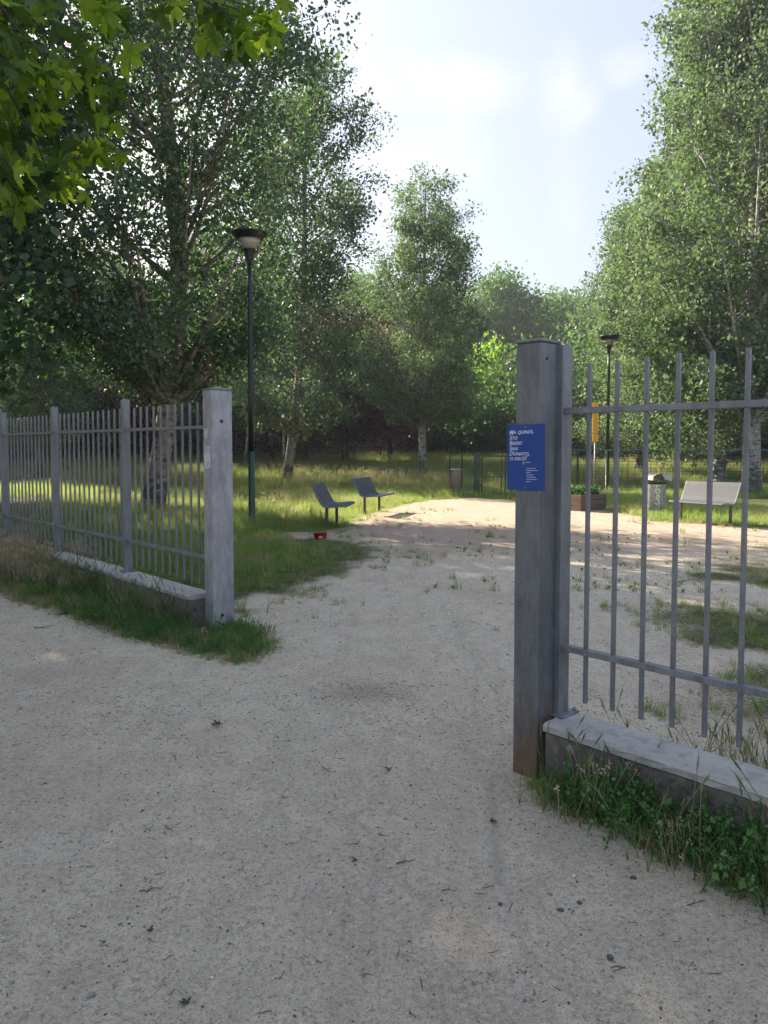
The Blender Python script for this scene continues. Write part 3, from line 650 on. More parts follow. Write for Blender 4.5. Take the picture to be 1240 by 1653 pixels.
sheet('sticker', [(-.05, -.1005, 1.40), (-.048, -.1005, 1.58), (-.038, -.1005, 1.61), (-.02, -.1005, 1.585), (.0, -.1005, 1.60), (.015, -.1005, 1.59), (.05, -.1005, 1.598), (.052, -.1005, 1.41), (.02, -.1005, 1.415), (-.02, -.1005, 1.402)], .001, PAPER, gp)
sheet('sticker', [(-.035, -.1005, 1.66), (-.045, -.1005, 1.72), (-.05, -.1005, 1.745), (-.03, -.1005, 1.74), (-.02, -.1005, 1.71), (.0, -.1005, 1.738), (.02, -.1005, 1.735), (.005, -.1005, 1.70), (.0, -.1005, 1.655)], .001, PAPER, gp)

def fence(name, origin, sgn, spans, label, first_bar):
    "spans: post positions along the run; sgn -1 runs away to the left"
    e = empty(name, (origin.x, origin.y, 0), FANG); tag(e, label, 'railing')
    pb = box(new(), (-.02, -.04, 0), (.02, .04, 1.74), .003); pm = bpy.data.meshes.new('fence_post'); pb.to_mesh(pm); pb.free(); pm.materials.append(GALV)
    bb = box(new(), (-.009, -.009, 0), (.009, .009, 1.57), .002); bmh = bpy.data.meshes.new('fence_bar'); bb.to_mesh(bmh); bb.free(); bmh.materials.append(GALV)
    fb = box(new(), (-.06, -.07, 0), (.06, .07, .01), .002); fm = bpy.data.meshes.new('base_plate'); fb.to_mesh(fm); fb.free(); fm.materials.append(GALV)
    rr = random.Random(4)
    for i, s in enumerate(spans):
        if not (sgn < 0 and i == 0):
            p = link('post', pm, None, e); p.location = (sgn*s+.0, 0, .279)
            q = link('base_plate', fm, None, e); q.location = (sgn*s, 0, .279)
            for dx, dy in ((-.045, -.05), (.045, .05)):
                o = obj('bolt', lathe(new(), [(.009, .0), (.009, .012), (.005, .02)], 8), GALV, q); o.location = (dx, dy, .008)
        if i+1 < len(spans):
            a = s+(.02 if not (sgn < 0 and i == 0) else .0); b = spans[i+1]-.02
            for z in (.585, 1.70):
                plain_box('rail', (min(sgn*a, sgn*b), -.02, z), (max(sgn*a, sgn*b), .02, z+.028), GALV, e)
            x = s+first_bar
            while x < b-.05:
                o = link('bar', bmh, None, e); o.location = (sgn*x, rr.uniform(-.001, .001), .36+rr.uniform(-.002, .002)); x += .1407
    return e
fence('metal_railing', FR0+F2*.0, 1, [-.012, 2.02, 4.02], 'steel bar railing on the low wall right of the gateway', .137)
fence('metal_railing', FL0+F2*.02, -1, [0, 1.60, 3.60, 5.60, 7.60, 9.60], 'steel bar railing on the low wall left of the gateway', .13)
def low_wall(origin, x0, x1, label, seed, dn=0):
    e = empty('low_wall', (origin.x, origin.y, 0), FANG); tag(e, label, 'wall'); rs = random.Random(seed)
    def rough(lo, hi, nseg, amp, m, name):
        b = new(); rows = []
        L_ = hi[0]-lo[0]
        for i in range(nseg+1):
            x = lo[0]+L_*i/nseg; j = lambda a=amp: rs.uniform(-a, a)
            rows.append([b.verts.new((x, lo[1]+j(), lo[2])), b.verts.new((x, lo[1]+j(), (lo[2]+hi[2])/2+j())), b.verts.new((x, lo[1]+j(), hi[2]-.012+j(amp*.5))), b.verts.new((x, lo[1]+.012+j(amp*.5), hi[2]+j(amp*.5))), b.verts.new((x, hi[1]-.012+j(amp*.5), hi[2]+j(amp*.5))), b.verts.new((x, hi[1]+j(), hi[2]-.012)), b.verts.new((x, hi[1], lo[2]))])
        for A, B in zip(rows, rows[1:]):
            for i in range(7): b.faces.new((A[i], B[i], B[(i+1) % 7], A[(i+1) % 7]))
        b.faces.new(rows[0]); b.faces.new(rows[-1][::-1]); bmesh.ops.recalc_face_normals(b, faces=b.faces)
        return obj(name, b, m, e)
    n = int((x1-x0)/.06)
    rough((x0+.006, -.135+dn, -.12), (x1, .085+dn, .2385), n, .004, WALLM, 'base')
    rough((x0, -.145+dn, .239), (x1, .095+dn, .279), n, .0042, COPE, 'coping')
    return e
low_wall(FR0, .012, 6.0, 'low concrete wall with pale coping under the right railing', 3, -.022)
low_wall(FL0, -12.0, -.035, 'low concrete wall with pale coping under the left railing', 4)
# blue sign on the right post
sc_ = C0 + F2*.068 - N2*.0055
sg = empty('blue_sign', (sc_.x, sc_.y, 1.50), FANG); sg.rotation_euler = (0, R(-.6), FANG)
tag(sg, 'blue plate with white handwriting fixed to the right gate post', 'sign')
plain_box('plate', (-.108, -.004, -.152), (.108, 0, .152), BLUE, sg, .0015)
def text(par, s, size, x, z, y, m, shear=.0, off=.0, line=1., name='lettering'):
    c = bpy.data.curves.new(name, 'FONT'); c.body = s; c.size = size; c.shear = shear; c.offset = off; c.space_line = line; c.extrude = .0004; c.resolution_u = 2; c.small_caps_scale = .78
    if name == 'lettering':
        for i, ch in enumerate(s):
            if ch.islower(): c.body_format[i].use_small_caps = True
    o = bpy.data.objects.new('t', c); COL.objects.link(o); dg = bpy.context.evaluated_depsgraph_get(); me = bpy.data.meshes.new_from_object(o.evaluated_get(dg))
    bpy.data.objects.remove(o); me.materials.clear(); me.materials.append(m)
    r = link(name, me, None, par); r.rotation_euler = (R(90), 0, 0); r.location = (x, y, z); return r
for i, ln in enumerate(('Ma quindi,', 'Sto', 'Basso', 'San', 'Donato,', 'ti piace?')):
    o = text(sg, ln, .0285, -.094, .106-i*.0245, -.0048, WHITE, .28, .0001)
    o.scale = (1.06, 1, 1); o.rotation_euler = (R(90), R([-1.5, .5, -1, 1, 0, -2][i]), 0)
for z in (-.14, .14):
    o = obj('screw', lathe(new(), [(.005, 0), (.0045, .002), (.0, .0025)], 10, True, False), GALV, sg); o.location = (0, -.0041, z); o.rotation_euler = (R(90), 0, 0)
b = Q(); ar = [(-.015, 0, .0), (-.005, 0, .004), (.012, 0, .0055), (.028, 0, .003)]
b.tube([np.array(p)+np.array([.0, -.0055, -.028]) for p in ar], .0009, 4); b.tube([np.array(p)+np.array([0, -.0055, -.028]) for p in ((-.009, 0, .007), (-.015, 0, 0), (-.008, 0, -.006))], .0009, 4)
link('arrow', b.mesh('arrow'), WHITE, sg)
b = new(); rs2 = random.Random(2)
for i, L_ in enumerate((.050, .062, .022, .040, .050, .058, .022)):
    x = .006
    while x < .006+L_:
        wd = rs2.uniform(.0015, .0045); z = -.052-i*.0102
        for q in range(2): 
            h = rs2.uniform(.0016, .0032); box(b, (x, -.0052, z), (x+wd*.45, -.004, z+h)); x += wd*.62
        x += .0012
tag(obj('fine_print', b, WHITE, sg), kind='stuff')

# ------------------------------------------------------------------ street lamps
def lamp(loc, label, h=5.55, rz=0):
    e = empty('street_lamp', loc, rz); tag(e, label, 'street lamp', 'black park lamps')
    obj('pole', lathe(new(), [(.058, 1.45), (.052, 2.6), (.050, 2.62), (.045, 4.2), (.040, h-.62)], 14), DARK, e, True)
    obj('pole_foot', lathe(new(), [(.075, -.05), (.075, .02), (.066, .03), (.062, 1.4499)], 14), GREEN, e, True)
    hd = obj('lamp_head', lathe(new(), [(.048, h-.62), (.055, h-.52), (.085, h-.42), (.11, h-.35), (.115, h-.33)], 16), DARK, e, True)
    obj('collar', lathe(new(), [(.115, h-.365), (.13, h-.355), (.125, h-.345)], 16, False, False), DARK, hd, True)
    gl = bpy.data.materials.get('lamp_glass')
    if not gl: gl = mat('lamp_glass', (.36, .35, .26), .25, 0, (.28, .29, .24), 6, .6)
    obj('lamp_shade', lathe(new(), [(.11, h-.329), (.17, h-.23), (.215, h-.15)], 16, True, True), gl, hd, True)
    obj('lamp_cap', lathe(new(), [(.24, h-.149), (.33, h-.05), (.345, h-.03), (.33, h-.02), (.10, h-.004), (.0, h)], 22, True, False), DARK, hd, True)
    for k in range(3):
        a = k*2*math.pi/3+R(100); q = Q(); cx, sy = math.cos(a), math.sin(a)
        q.tube([(.05*cx, .05*sy, h-.56), (.17*cx, .17*sy, h-.34), (.355*cx, .355*sy, h-.025)], .009, 5); link('strut', q.mesh('strut'), DARK, hd)
    return e
p = ground_at(407, 850); lamp((p.x, p.y, 0), 'near black lamp with green foot, left of the benches', 5.62)
p = ground_at(982, 790); lamp((xat(981, 26.6), 26.6, 0), 'far black lamp with green foot behind the right railing', 5.35, 1)

# ------------------------------------------------------------------ benches: one bent sheet on two legs
def bench(near, width, front, label, wd=1.2):
    w_ = Vector(width).normalized(); f_ = Vector(front).normalized()
    e = empty('park_bench', (near[0], near[1], 0)); e.scale = (.92, .92, .97); tag(e, label, 'bench', 'sheet steel park benches')
    prof = [(-.31, .80), (-.335, .83), (-.32, .855), (-.29, .85), (-.255, .79), (-.20, .68), (-.13, .55), (-.07, .46), (0, .435), (.12, .445), (.26, .46), (.36, .465), (.40, .455), (.42, .43)]
    def sh(a, b_, th, idx, name, m, par):
        bm = new(); rows = []
        P = [prof[i] for i in idx]
        nrm = []
        for i in range(len(P)):
            p0 = P[max(0, i-1)]; p1 = P[min(len(P)-1, i+1)]; t_ = Vector((p1[0]-p0[0], p1[1]-p0[1])).normalized(); nrm.append((-t_.y, t_.x))
        for s in (a, b_):
            A = [bm.verts.new(f_*x+w_*s+Vector((0, 0, z))) for x, z in P]; B = [bm.verts.new(f_*(x-n_[0]*th)+w_*s+Vector((0, 0, z-n_[1]*th))) for (x, z), n_ in zip(P, nrm)]
            rows.append(A+B[::-1])
        k_ = len(rows[0])
        for i in range(k_): bm.faces.new((rows[0][i], rows[0][(i+1) % k_], rows[1][(i+1) % k_], rows[1][i]))
        bm.faces.new(rows[0]); bm.faces.new(rows[1][::-1]); bmesh.ops.recalc_face_normals(bm, faces=bm.faces)
        return obj(name, bm, m, par)
    sh(0, wd, .012, range(0, 8), 'backrest', BENCH, e)
    sh(0, wd, .012, range(7, 14), 'seat', BENCH, e)
    for s, n_ in ((-.02, 'side_frame'), (wd, 'side_frame')):
        sh(s-.001, s+.021, .035, range(2, 13), n_, GALV, e)
    for s in (.02, wd-.06):
        bm = new(); r_ = Matrix.Rotation(math.atan2(f_.y, f_.x), 4, 'Z')
        c_ = w_*(s+.02)+f_*.0
        bmesh.ops.create_cube(bm, size=1, matrix=Matrix.Translation(c_+Vector((0, 0, .195))) @ r_ @ Matrix.Diagonal((.055, .045, .45, 1)))
        obj('leg', bm, mat('leg_rusty', (.13, .10, .085), .7, .3) if not bpy.data.materials.get('leg_rusty') else bpy.data.materials['leg_rusty'], e)
    return e
p1 = ground_at(527, 854); bench((p1.x, p1.y), (.12, .99, 0), (.97, -.22, 0), 'near grey bench facing right, beside the red bowl')
p2 = ground_at(588, 831); bench((p2.x, p2.y), (.30, .95, 0), (.95, -.30, 0), 'farther grey bench facing right, at the edge of the sand', 1.25)
p3 = ground_at(1182, 848); bench((p3.x, p3.y), (-.60, .80, 0), (-.80, -.60, 0), 'grey bench behind the right railing, facing the sand', 1.25)

# ------------------------------------------------------------------ bins
p = ground_at(1057, 829)
e = empty('litter_bin', (p.x, p.y, 0)); tag(e, 'graffitied round litter bin with curved hood left of the right bench', 'litter bin')
obj('body', lathe(new(), [(.225, -.02), (.235, .05), (.235, .70), (.225, .715), (.21, .715), (.205, .60), (0, .58)], 26, True, False), BIN, e, True)
obj('rim', lathe(new(), [(.236, .69), (.243, .70), (.243, .722), (.22, .724)], 26, False, False), HOLE, e, True)
bm = new(); rows = []       # hood: half shell bent over the mouth, opening to the left
for i in range(15):
    a = R(-15+210*i/14); rows.append([(math.cos(a)*.245, math.sin(a)*.13)])
for sgn_, y in ((0, -.20), (1, .20)): pass
vs = [[bm.verts.new((x+.0, y, .80+z)) for x, z in [r_[0] for r_ in rows]] for y in (-.21, -.1, .1, .21)]
for A, B in zip(vs, vs[1:]):
    for i in range(14): bm.faces.new((A[i], A[i+1], B[i+1], B[i]))
r = bmesh.ops.solidify(bm, geom=bm.faces[:], thickness=.008)
h = obj('hood', bm, HOOD, e, True); h.rotation_euler = (0, R(4), R(12))
for y in (-.213, .213):
    bm = new(); c0 = bm.verts.new((0.06, y, .80)); arc = [bm.verts.new((math.cos(R(a))*.24, y, .80+math.sin(R(a))*.127)) for a in range(-15, 100, 16)]
    for a_, b_ in zip(arc, arc[1:]): bm.faces.new((c0, a_, b_))
    o = obj('hood_side', bm, HOOD, e); o.rotation_euler = (0, R(4), R(12))
def on_cyl(pts, r, w_, name, m, par):
    "flat stroke wrapped round a cylinder: pts are (angle deg, z)"
    bm = new()
    for (a0, z0), (a1, z1) in zip(pts, pts[1:]):
        q = Vector(((a1-a0)*math.pi/180*r, z1-z0)).normalized(); nx_, nz_ = -q.y*w_/2/r*180/math.pi, q.x*w_/2
        vs = []
        for a, z in ((a0-nx_, z0-nz_), (a0+nx_, z0+nz_), (a1+nx_, z1+nz_), (a1-nx_, z1-nz_)):
            vs.append(bm.verts.new((r*math.cos(R(a)), r*math.sin(R(a)), z)))
        bm.faces.new(vs); r += .0006
    return obj(name, bm, m, par)
for st in ([(-118, .66), (-98, .64), (-82, .66)], [(-100, .68), (-108, .52), (-90, .60), (-84, .50)], [(-112, .56), (-94, .42), (-80, .56)], [(-96, .52), (-104, .34), (-86, .44), (-92, .30)], [(-100, .36), (-82, .24), (-90, .16)], [(-110, .26), (-96, .22), (-88, .34)]):
    on_cyl(st, .238, .022, 'graffiti_stroke', SPRAY, e)
p = ground_at(734, 801)
e = empty('litter_bin', (p.x, p.y, 0)); tag(e, 'brown round litter bin with slanted mouth beside the green gate', 'litter bin')
bm = lathe(new(), [(.19, -.02), (.19, .62)], 22, True, False)
bm.verts.ensure_lookup_table(); ring = [v for v in bm.verts if v.co.z > .5]
up_ = bmesh.ops.extrude_edge_only(bm, edges=[ed for ed in bm.edges if all(v in ring for v in ed.verts)])
for v in [g for g in up_['geom'] if isinstance(g, bmesh.types.BMVert)]: v.co.z = .82 if v.co.x > -.08 else .82-.22*(-.08-v.co.x)/.11
obj('body', bm, BINB, e, True)
obj('lid', lathe(new(), [(.192, .815), (.195, .84), (.0, .862)], 22, True, False), mat('lid_grey', (.30, .29, .27), .6, .2), e, True).location = (.03, 0, 0)
obj('inner_bag', lathe(new(), [(.175, .3), (.175, .66), (.0, .665)], 18, False, False), HOLE, e)

# ------------------------------------------------------------------ wooden planter with plants
e = empty('planter', (4.78, 18.95, 0), R(38)); e.scale = (.9, .9, .95); tag(e, 'brown plank planter full of green leaves behind the right railing', 'planter')
for k in range(4):
    for z in range(3):
        bm = box(new(), (-.55, -.02, 0), (.55, .02, .135), .006)
        o = obj('plank', bm, PLANK, e) if (k == 0 and z == 0) else link('plank', PM, None, e)
        if k == 0 and z == 0: PM = o.data
        else: bm.free()
        ang = k*math.pi/2; o.rotation_euler = (0, 0, ang); o.location = (math.sin(ang)*.53, -math.cos(ang)*.53, -.01+z*.141+random.uniform(-.003, .003))
obj('soil', box(new(), (-.505, -.505, 0), (.505, .505, .36)), mat('potting_soil', (.05, .035, .025), .95), e)
rs = RNG(9); n = 1400; C = np.stack([rs.uniform(-.48, .48, n), rs.uniform(-.48, .48, n), .36+rs.rand(n)**1.5*.22], -1); v, f = leaf_quads(C, .09, rs, -.4)
o = link('herb_plant', mesh_np('herbs', v, f, rs.rand(n)), GREENL); o.location = (4.78, 18.95, 0); o.scale = (.9, .9, .95); o.rotation_euler = (0, 0, R(38)); tag(o, 'bright green low herbs growing in the plank planter', 'plant', kind='stuff')

# ------------------------------------------------------------------ green wire fence and gate
WIRE = mat('green_wire', (.02, .075, .045), .45)
def wire_panel(par, L_, h=1.3, top=True):
    q = Q(); z = .08
    while z <= h+.001: q.tube([(0, 0, z), (L_, 0, z)], .0045, 4); z += .10
    x = .05
    while x < L_: q.tube([(x, 0, .06), (x, 0, h+.02)], .0028, 3); x += .10
    return tag(link('wire_mesh', q.mesh('wire_mesh', False), WIRE, par), kind='stuff')
def gpost(par, x, h=1.45, r=.03, m=None):
    return plain_box('post', (x-r, -r, -.1), (x+r, r, h), m or GREEN, par, .004)
a = Vector((xat(823, 23.9), 23.9, 0)); e = empty('wire_fence', a, R(-2)); tag(e, 'green wire mesh fence running behind the right railing', 'fence')
for i in range(8):
    gpost(e, .05+i*2.05, 1.42)
    w_ = wire_panel(e, 1.99, 1.36); w_.location = (.05+i*2.05+.03, 0, 0)
plain_box('top_rail', (.05, -.014, 1.43), (16.4, .014, 1.455), mat('rail_pale_green', (.10, .19, .15), .4), e)
a = Vector((xat(770, 24.1), 24.25, 0)); e = empty('wire_fence', a, R(96)); tag(e, 'short green wire mesh fence running back from the gate beside the brown bin', 'fence')
for i in range(3):
    if i: gpost(e, i*2.2, 1.35, .025)
    if i < 2: w_ = wire_panel(e, 2.1, 1.08); w_.location = (i*2.2+.06, 0, 0)
g0 = Vector((xat(770, 24.1), 24.1, 0)); e = empty('park_gate', g0, R(-1)); tag(e, 'green steel gate with square frame left of the blue sign', 'gate')
plain_box('gate_post', (-.09, -.07, -.1), (.09, .07, 1.36), GREEN, e, .006)
WD = xat(823, 23.9)-g0.x-.08
fr = plain_box('top_bar', (.14, -.02, 1.22), (WD, .02, 1.27), GREEN, e); plain_box('middle_bar', (.18, -.015, .58), (WD-.04, .015, .61), GREEN, e); plain_box('bottom_bar', (.14, -.02, .08), (WD, .02, .12), GREEN, e)
plain_box('upright', (.14, -.02, .121), (.18, .02, 1.219), GREEN, e); plain_box('upright', (WD-.04, -.02, .121), (WD, .02, 1.219), GREEN, e); plain_box('upright', (.76, -.012, .121), (.785, .012, 1.219), GREEN, e)
for z in (.3, 1.1): plain_box('hinge', (.09, -.02, z), (.14, .02, z+.06), DARK, e)
# thin stakes beyond the fence
sm = Q(); sm.tube([(0, 0, -.1), (.01, 0, 1.3)], .012, 5); SMM = sm.mesh('stake'); SMM.materials.append(mat('rusty_iron', (.12, .075, .055), .8))
for px in (934, 1014):
    o = link('garden_stake', SMM); o.location = (xat(px, 27.5), 27.5, 0); tag(o, 'thin rusty stake in the meadow beyond the wire fence, ' + ('left of the yellow sign' if px < 950 else 'right of the yellow sign'), 'stake', 'rusty stakes')
# yellow sign
e = empty('yellow_sign', (xat(965, 25), 25.3, 0)); tag(e, 'narrow upright yellow sign on a grey pole behind the right railing', 'sign')
obj('pole', lathe(new(), [(.03, -.1), (.03, 1.72)], 10), GALV, e, True)
plain_box('board', (-.095, -.012, 1.98), (.095, .012, 3.0), YELLOW, e); plain_box('board', (-.095, -.012, 1.70), (.095, .012, 1.955), YELLOW, e)
plain_box('back_rail', (-.02, .0125, 1.71), (.02, .04, 2.98), GALV, e)
b = new(); rs2 = random.Random(5)
for i in range(13):
    z = 2.9-i*.066; box(b, (-.06, -.0135, z), (-.06+rs2.uniform(.05, .12), -.0122, z+.008))
tag(obj('fine_print', b, mat('faded_print', (.55, .26, .02), .6), e), kind='stuff')
# red bowl
p = ground_at(517, 869); e = empty('bowl', (p.x, p.y, float(gz(p.x, p.y)))); tag(e, 'small red bowl with a pale yellow mark standing before the near bench', 'bowl')
obj('body', lathe(new(), [(.085, 0), (.095, .01), (.122, .10), (.128, .105), (.112, .10), (.085, .02), (0, .018)], 24, True, False), RED, e, True)
obj('rim', lathe(new(), [(.127, .098), (.133, .103), (.133, .112), (.120, .112)], 24, False, False), HOLE, e, True)
on_cyl([(-92, .022), (-74, .045)], .111, .035, 'mark', CREAM, e).data
b = new(); 
vs = [b.verts.new(((.098+.026*z/.1*1)*math.cos(R(-80+40*s)), (.098+.026*z/.1)*math.sin(R(-80+40*s)), z)) for s, z in [(-.62, .02)]+[(.62*math.cos(R(a)), .02+.042*math.sin(R(a))) for a in range(165, -1, -15)]+[(.62, .02)]]
b.faces.new(vs); o = e.children[-1]; bpy.data.objects.remove(o); obj('mark', b, CREAM, e)

# ------------------------------------------------------------------ ground cover: tufts instanced on scattered points
def blade(q, base, h, w_, lean, az, tint, seg=3):
    d = np.array([math.cos(az), math.sin(az), 0]); s = np.array([-math.sin(az), math.cos(az), 0]); v = []
    for i in range(seg+1):
        t = i/seg; c = np.array(base)+d*lean*h*t*t+np.array([0, 0, h*(t-.18*lean*t*t)]); ww = w_*(1-t)**.7
        v += [c-s*ww/2, c+s*ww/2]
    f = [[2*i, 2*i+1, 2*i+3, 2*i+2] for i in range(seg)]
    q.add(np.array(v), f, tint)
def src(name, me, m):
    me.materials.append(m); return bpy.data.objects.new(name, me)
def tuft_grass(seed, n, h, w_, rad, m, lean=.6, seg=3):
    rs = RNG(seed); q = Q()
    for i in range(n):
        a = rs.rand()*6.28; r = rad*math.sqrt(rs.rand()); blade(q, (r*math.cos(a), r*math.sin(a), -.01), h*rs.uniform(.45, 1.15), w_*rs.uniform(.7, 1.2), rs.uniform(.1, lean), rs.rand()*6.28, rs.rand(), seg)
    return src('tuft', q.mesh('tuft', False), m)
def tuft_barley(seed, n, h, m, rad=.06):
    rs = RNG(seed); q = Q()
    for i in range(n):
        az = rs.rand()*6.28; ln = rs.uniform(.05, .45); hh = h*rs.uniform(.6, 1.1); bx, by = rs.normal(size=2)*rad; tn = rs.rand()
        P = [np.array([bx+math.cos(az)*ln*hh*t*t, by+math.sin(az)*ln*hh*t*t, hh*t*(1-.1*ln)]) for t in np.linspace(0, 1, 5)]
        q.tube(P, [.0014]*5, 3, tn)
        d = P[-1]-P[-2]; d /= np.linalg.norm(d); top = P[-1]
        hl_ = rs.uniform(.035, .06)
        q.tube([top, top+d*hl_*.5, top+d*hl_], [.002, .0042, .0015], 4, tn)
        for k in range(11):      # awns
            b0 = top+d*hl_*k/11; side = rs.normal(size=3); side -= d*(side@d); side /= np.linalg.norm(side); e_ = b0+d*.042+side*.014
            s2 = np.cross(d, side)*.0007; q.add(np.array([b0-s2, b0+s2, e_+s2*.3, e_-s2*.3]), [[0, 1, 2, 3]], tn)
        for k in range(2): blade(q, (bx, by, 0), hh*.6, .006, .8, rs.rand()*6.28, rs.rand())
    return src('barley', q.mesh('barley', False), m)
def tuft_seed(seed, n, h, m, rad=.08):
    "fine meadow grass stalks with loose panicles"
    rs = RNG(seed); q = Q()
    for i in range(n):
        az = rs.rand()*6.28; ln = rs.uniform(.05, .35); hh = h*rs.uniform(.6, 1.15); bx, by = rs.normal(size=2)*rad; tn = rs.rand()
        P = [np.array([bx+math.cos(az)*ln*hh*t*t, by+math.sin(az)*ln*hh*t*t, hh*t]) for t in np.linspace(0, 1, 4)]
        q.tube(P, [.0022]*4, 3, tn)
        for k in range(8):
            c = P[-1]*(1-k/8*.28)+P[-2]*(k/8*.28); o = rs.normal(size=3)*.012; s = rs.normal(size=3)*.007; u = rs.normal(size=3)*.003
            q.add(np.array([c+o-s, c+o-u, c+o+s, c+o+u]), [[0, 1, 2, 3]], tn)
    return src('seedgrass', q.mesh('seedgrass', False), m)
def tuft_weed(seed, stems, h, lsz, m, rad=.07):
    rs = RNG(seed); q = Q()
    for i in range(stems):
        az = rs.rand()*6.28; ln = rs.uniform(.1, .8); hh = h*rs.uniform(.5, 1.1); bx, by = rs.normal(size=2)*rad
        P = [np.array([bx+math.cos(az)*ln*hh*t, by+math.sin(az)*ln*hh*t, hh*t*(1-.2*t*ln)]) for t in np.linspace(0, 1, 6)]
        q.tube(P, [.0018]*6, 3, .2)
        C = []
        for k in range(22):
            u = .12+.88*k/22; j = min(4, int(u*5)); C.append(P[j]*(1-(u*5-j))+P[j+1]*(u*5-j)+rs.normal(size=3)*.004)
        v, f = leaf_quads(np.array(C), lsz, rs, -.25); q.add(v, f, rs.rand())
    return src('weed', q.mesh('weed', False), m)
def flat_weed(seed, m):
    rs = RNG(seed); q = Q()
    for i in range(9):
        az = i*.7+rs.rand()*.4; blade(q, (0, 0, .004), .05*rs.uniform(.6, 1.2), .014, 1.6, az, rs.rand(), 3)
    return src('rosette', q.mesh('rosette', False), m)
def stone_src(seed, m):
    bm = new(); bmesh.ops.create_icosphere(bm, subdivisions=1, radius=1); rs = random.Random(seed)
    for v in bm.verts: v.co = Vector((v.co.x*rs.uniform(.7, 1.2), v.co.y*rs.uniform(.6, 1), v.co.z*rs.uniform(.4, .65)+.2))
    me = bpy.data.meshes.new('pebble'); bm.to_mesh(me); bm.free(); return src('pebble', me, m)
def scatter(name, pts, scl, sources, kind_='stuff', tilt=.12, label=None, cat=None, sink=0.):
    pts = np.asarray(pts); me = bpy.data.meshes.new(name); me.vertices.add(len(pts))
    z = gz(pts[:, 0], pts[:, 1])-sink if pts.shape[1] == 2 else pts[:, 2]
    co = np.stack([pts[:, 0], pts[:, 1], z], -1); me.vertices.foreach_set('co', co.astype(np.float32).ravel())
    a = me.attributes.new('scl', 'FLOAT', 'POINT'); a.data.foreach_set('value', np.asarray(scl, np.float32))
    o = bpy.data.objects.new(name, me); COL.objects.link(o); tag(o, label, cat, None, kind_)
    g = bpy.data.node_groups.new(name, 'GeometryNodeTree')
    g.interface.new_socket(name='Geometry', in_out='INPUT', socket_type='NodeSocketGeometry'); g.interface.new_socket(name='Geometry', in_out='OUTPUT', socket_type='NodeSocketGeometry')
    gi = N(g, 'NodeGroupInput'); go = N(g, 'NodeGroupOutput'); ip = N(g, 'GeometryNodeInstanceOnPoints'); jn = N(g, 'GeometryNodeJoinGeometry')
    for s in sources[::-1]:
        oi = N(g, 'GeometryNodeObjectInfo'); oi.inputs['Object'].default_value = s; oi.inputs['As Instance'].default_value = True; L(g, oi.outputs['Geometry'], jn.inputs[0])
    at = N(g, 'GeometryNodeInputNamedAttribute', data_type='FLOAT'); at.inputs['Name'].default_value = 'scl'
    rv = N(g, 'FunctionNodeRandomValue', data_type='FLOAT_VECTOR'); rv.inputs[0].default_value = (-tilt, -tilt, 0); rv.inputs[1].default_value = (tilt, tilt, 6.283)
    ri = N(g, 'FunctionNodeRandomValue', data_type='INT'); ri.inputs[4].default_value = 0; ri.inputs[5].default_value = len(sources)-1; ri.inputs['Seed'].default_value = 5
    L(g, gi.outputs[0], ip.inputs['Points']); L(g, jn.outputs[0], ip.inputs['Instance']); ip.inputs['Pick Instance'].default_value = True
    L(g, ri.outputs[2], ip.inputs['Instance Index']); L(g, rv.outputs[0], ip.inputs['Rotation']); L(g, at.outputs['Attribute'], ip.inputs['Scale']); L(g, ip.outputs[0], go.inputs[0])
    md = o.modifiers.new('scatter', 'NODES'); md.node_group = g
    return o
rs = RNG(21)
def sample(x0, x1, y0, y1, dens, cond):
    n = int((x1-x0)*(y1-y0)*dens); x = rs.uniform(x0, x1, n); y = rs.uniform(y0, y1, n); k = cond(x, y); return np.stack([x[k], y[k]], -1)
def infr(x, y, m=1.5): return np.abs(x) < .52*y+m
FE = dict(a=np.array(FL0.xy), f=np.array(F2.xy), n=np.array(N2.xy))
def offw(x, y):   # distance across the fence line (positive = park side); skip the walls themselves
    return (x-FL0.x)*N2.x+(y-FL0.y)*N2.y
def notwall(x, y):
    o = offw(x, y); s = (x-FL0.x)*F2.x+(y-FL0.y)*F2.y
    o2 = (x-FR0.x)*N2.x+(y-FR0.y)*N2.y; s2 = (x-FR0.x)*F2.x+(y-FR0.y)*F2.y
    inl = (np.abs(o+.025) < .14) & (s < .02); inr = (np.abs(o2+.025) < .14) & (s2 > -.12)
    pl = (np.abs(x-CL.x) < .13) & (np.abs(y-CL.y-.05) < .13)
    return ~(inl | inr | pl)
G1 = [tuft_grass(s, 26, .16, .006, .07, GRASSM, .9) for s in (1, 2, 3)]
G2 = [tuft_grass(s+10, 34, .26, .010, .16, GRASSM, .7) for s in (1, 2, 3)]
G3 = [tuft_grass(s+20, 22, .30, .016, .30, GRASSM, .6, 2) for s in (1, 2)]
M1 = [tuft_seed(s+30, 12, .50, MEADOW, .12) for s in (1, 2, 3)]
GV = [tuft_grass(s+40, 22, .13, .005, .055, VERGE, 1.0) for s in (1, 2, 3)]
BA = [tuft_barley(s+50, 5, .34, BARLEY) for s in (1, 2, 3)]
DR = [tuft_seed(s+60, 16, .40, DRYG, .07) for s in (1, 2)]
WE = [tuft_weed(s+70, 11, .20, .015, WEED) for s in (1, 2, 3)]
RO = [flat_weed(s+80, VERGE) for s in (1, 2)]
BOWL = ground_at(517, 869)
def lawn_ok(lo):
    def c(x, y): return (sdist(x, y, LAWN)+.9*(fbm(x*1.7+3, y*1.7)-.5)+.35*(vn(x*6, y*6)-.5) > lo) & ~inpoly(x, y, CROSS) & infr(x, y) & notwall(x, y) & (np.hypot((x-BOWL.x)*.8, (y-BOWL.y+.25)*.6) > .34)
    return c
P1 = []; s1 = []
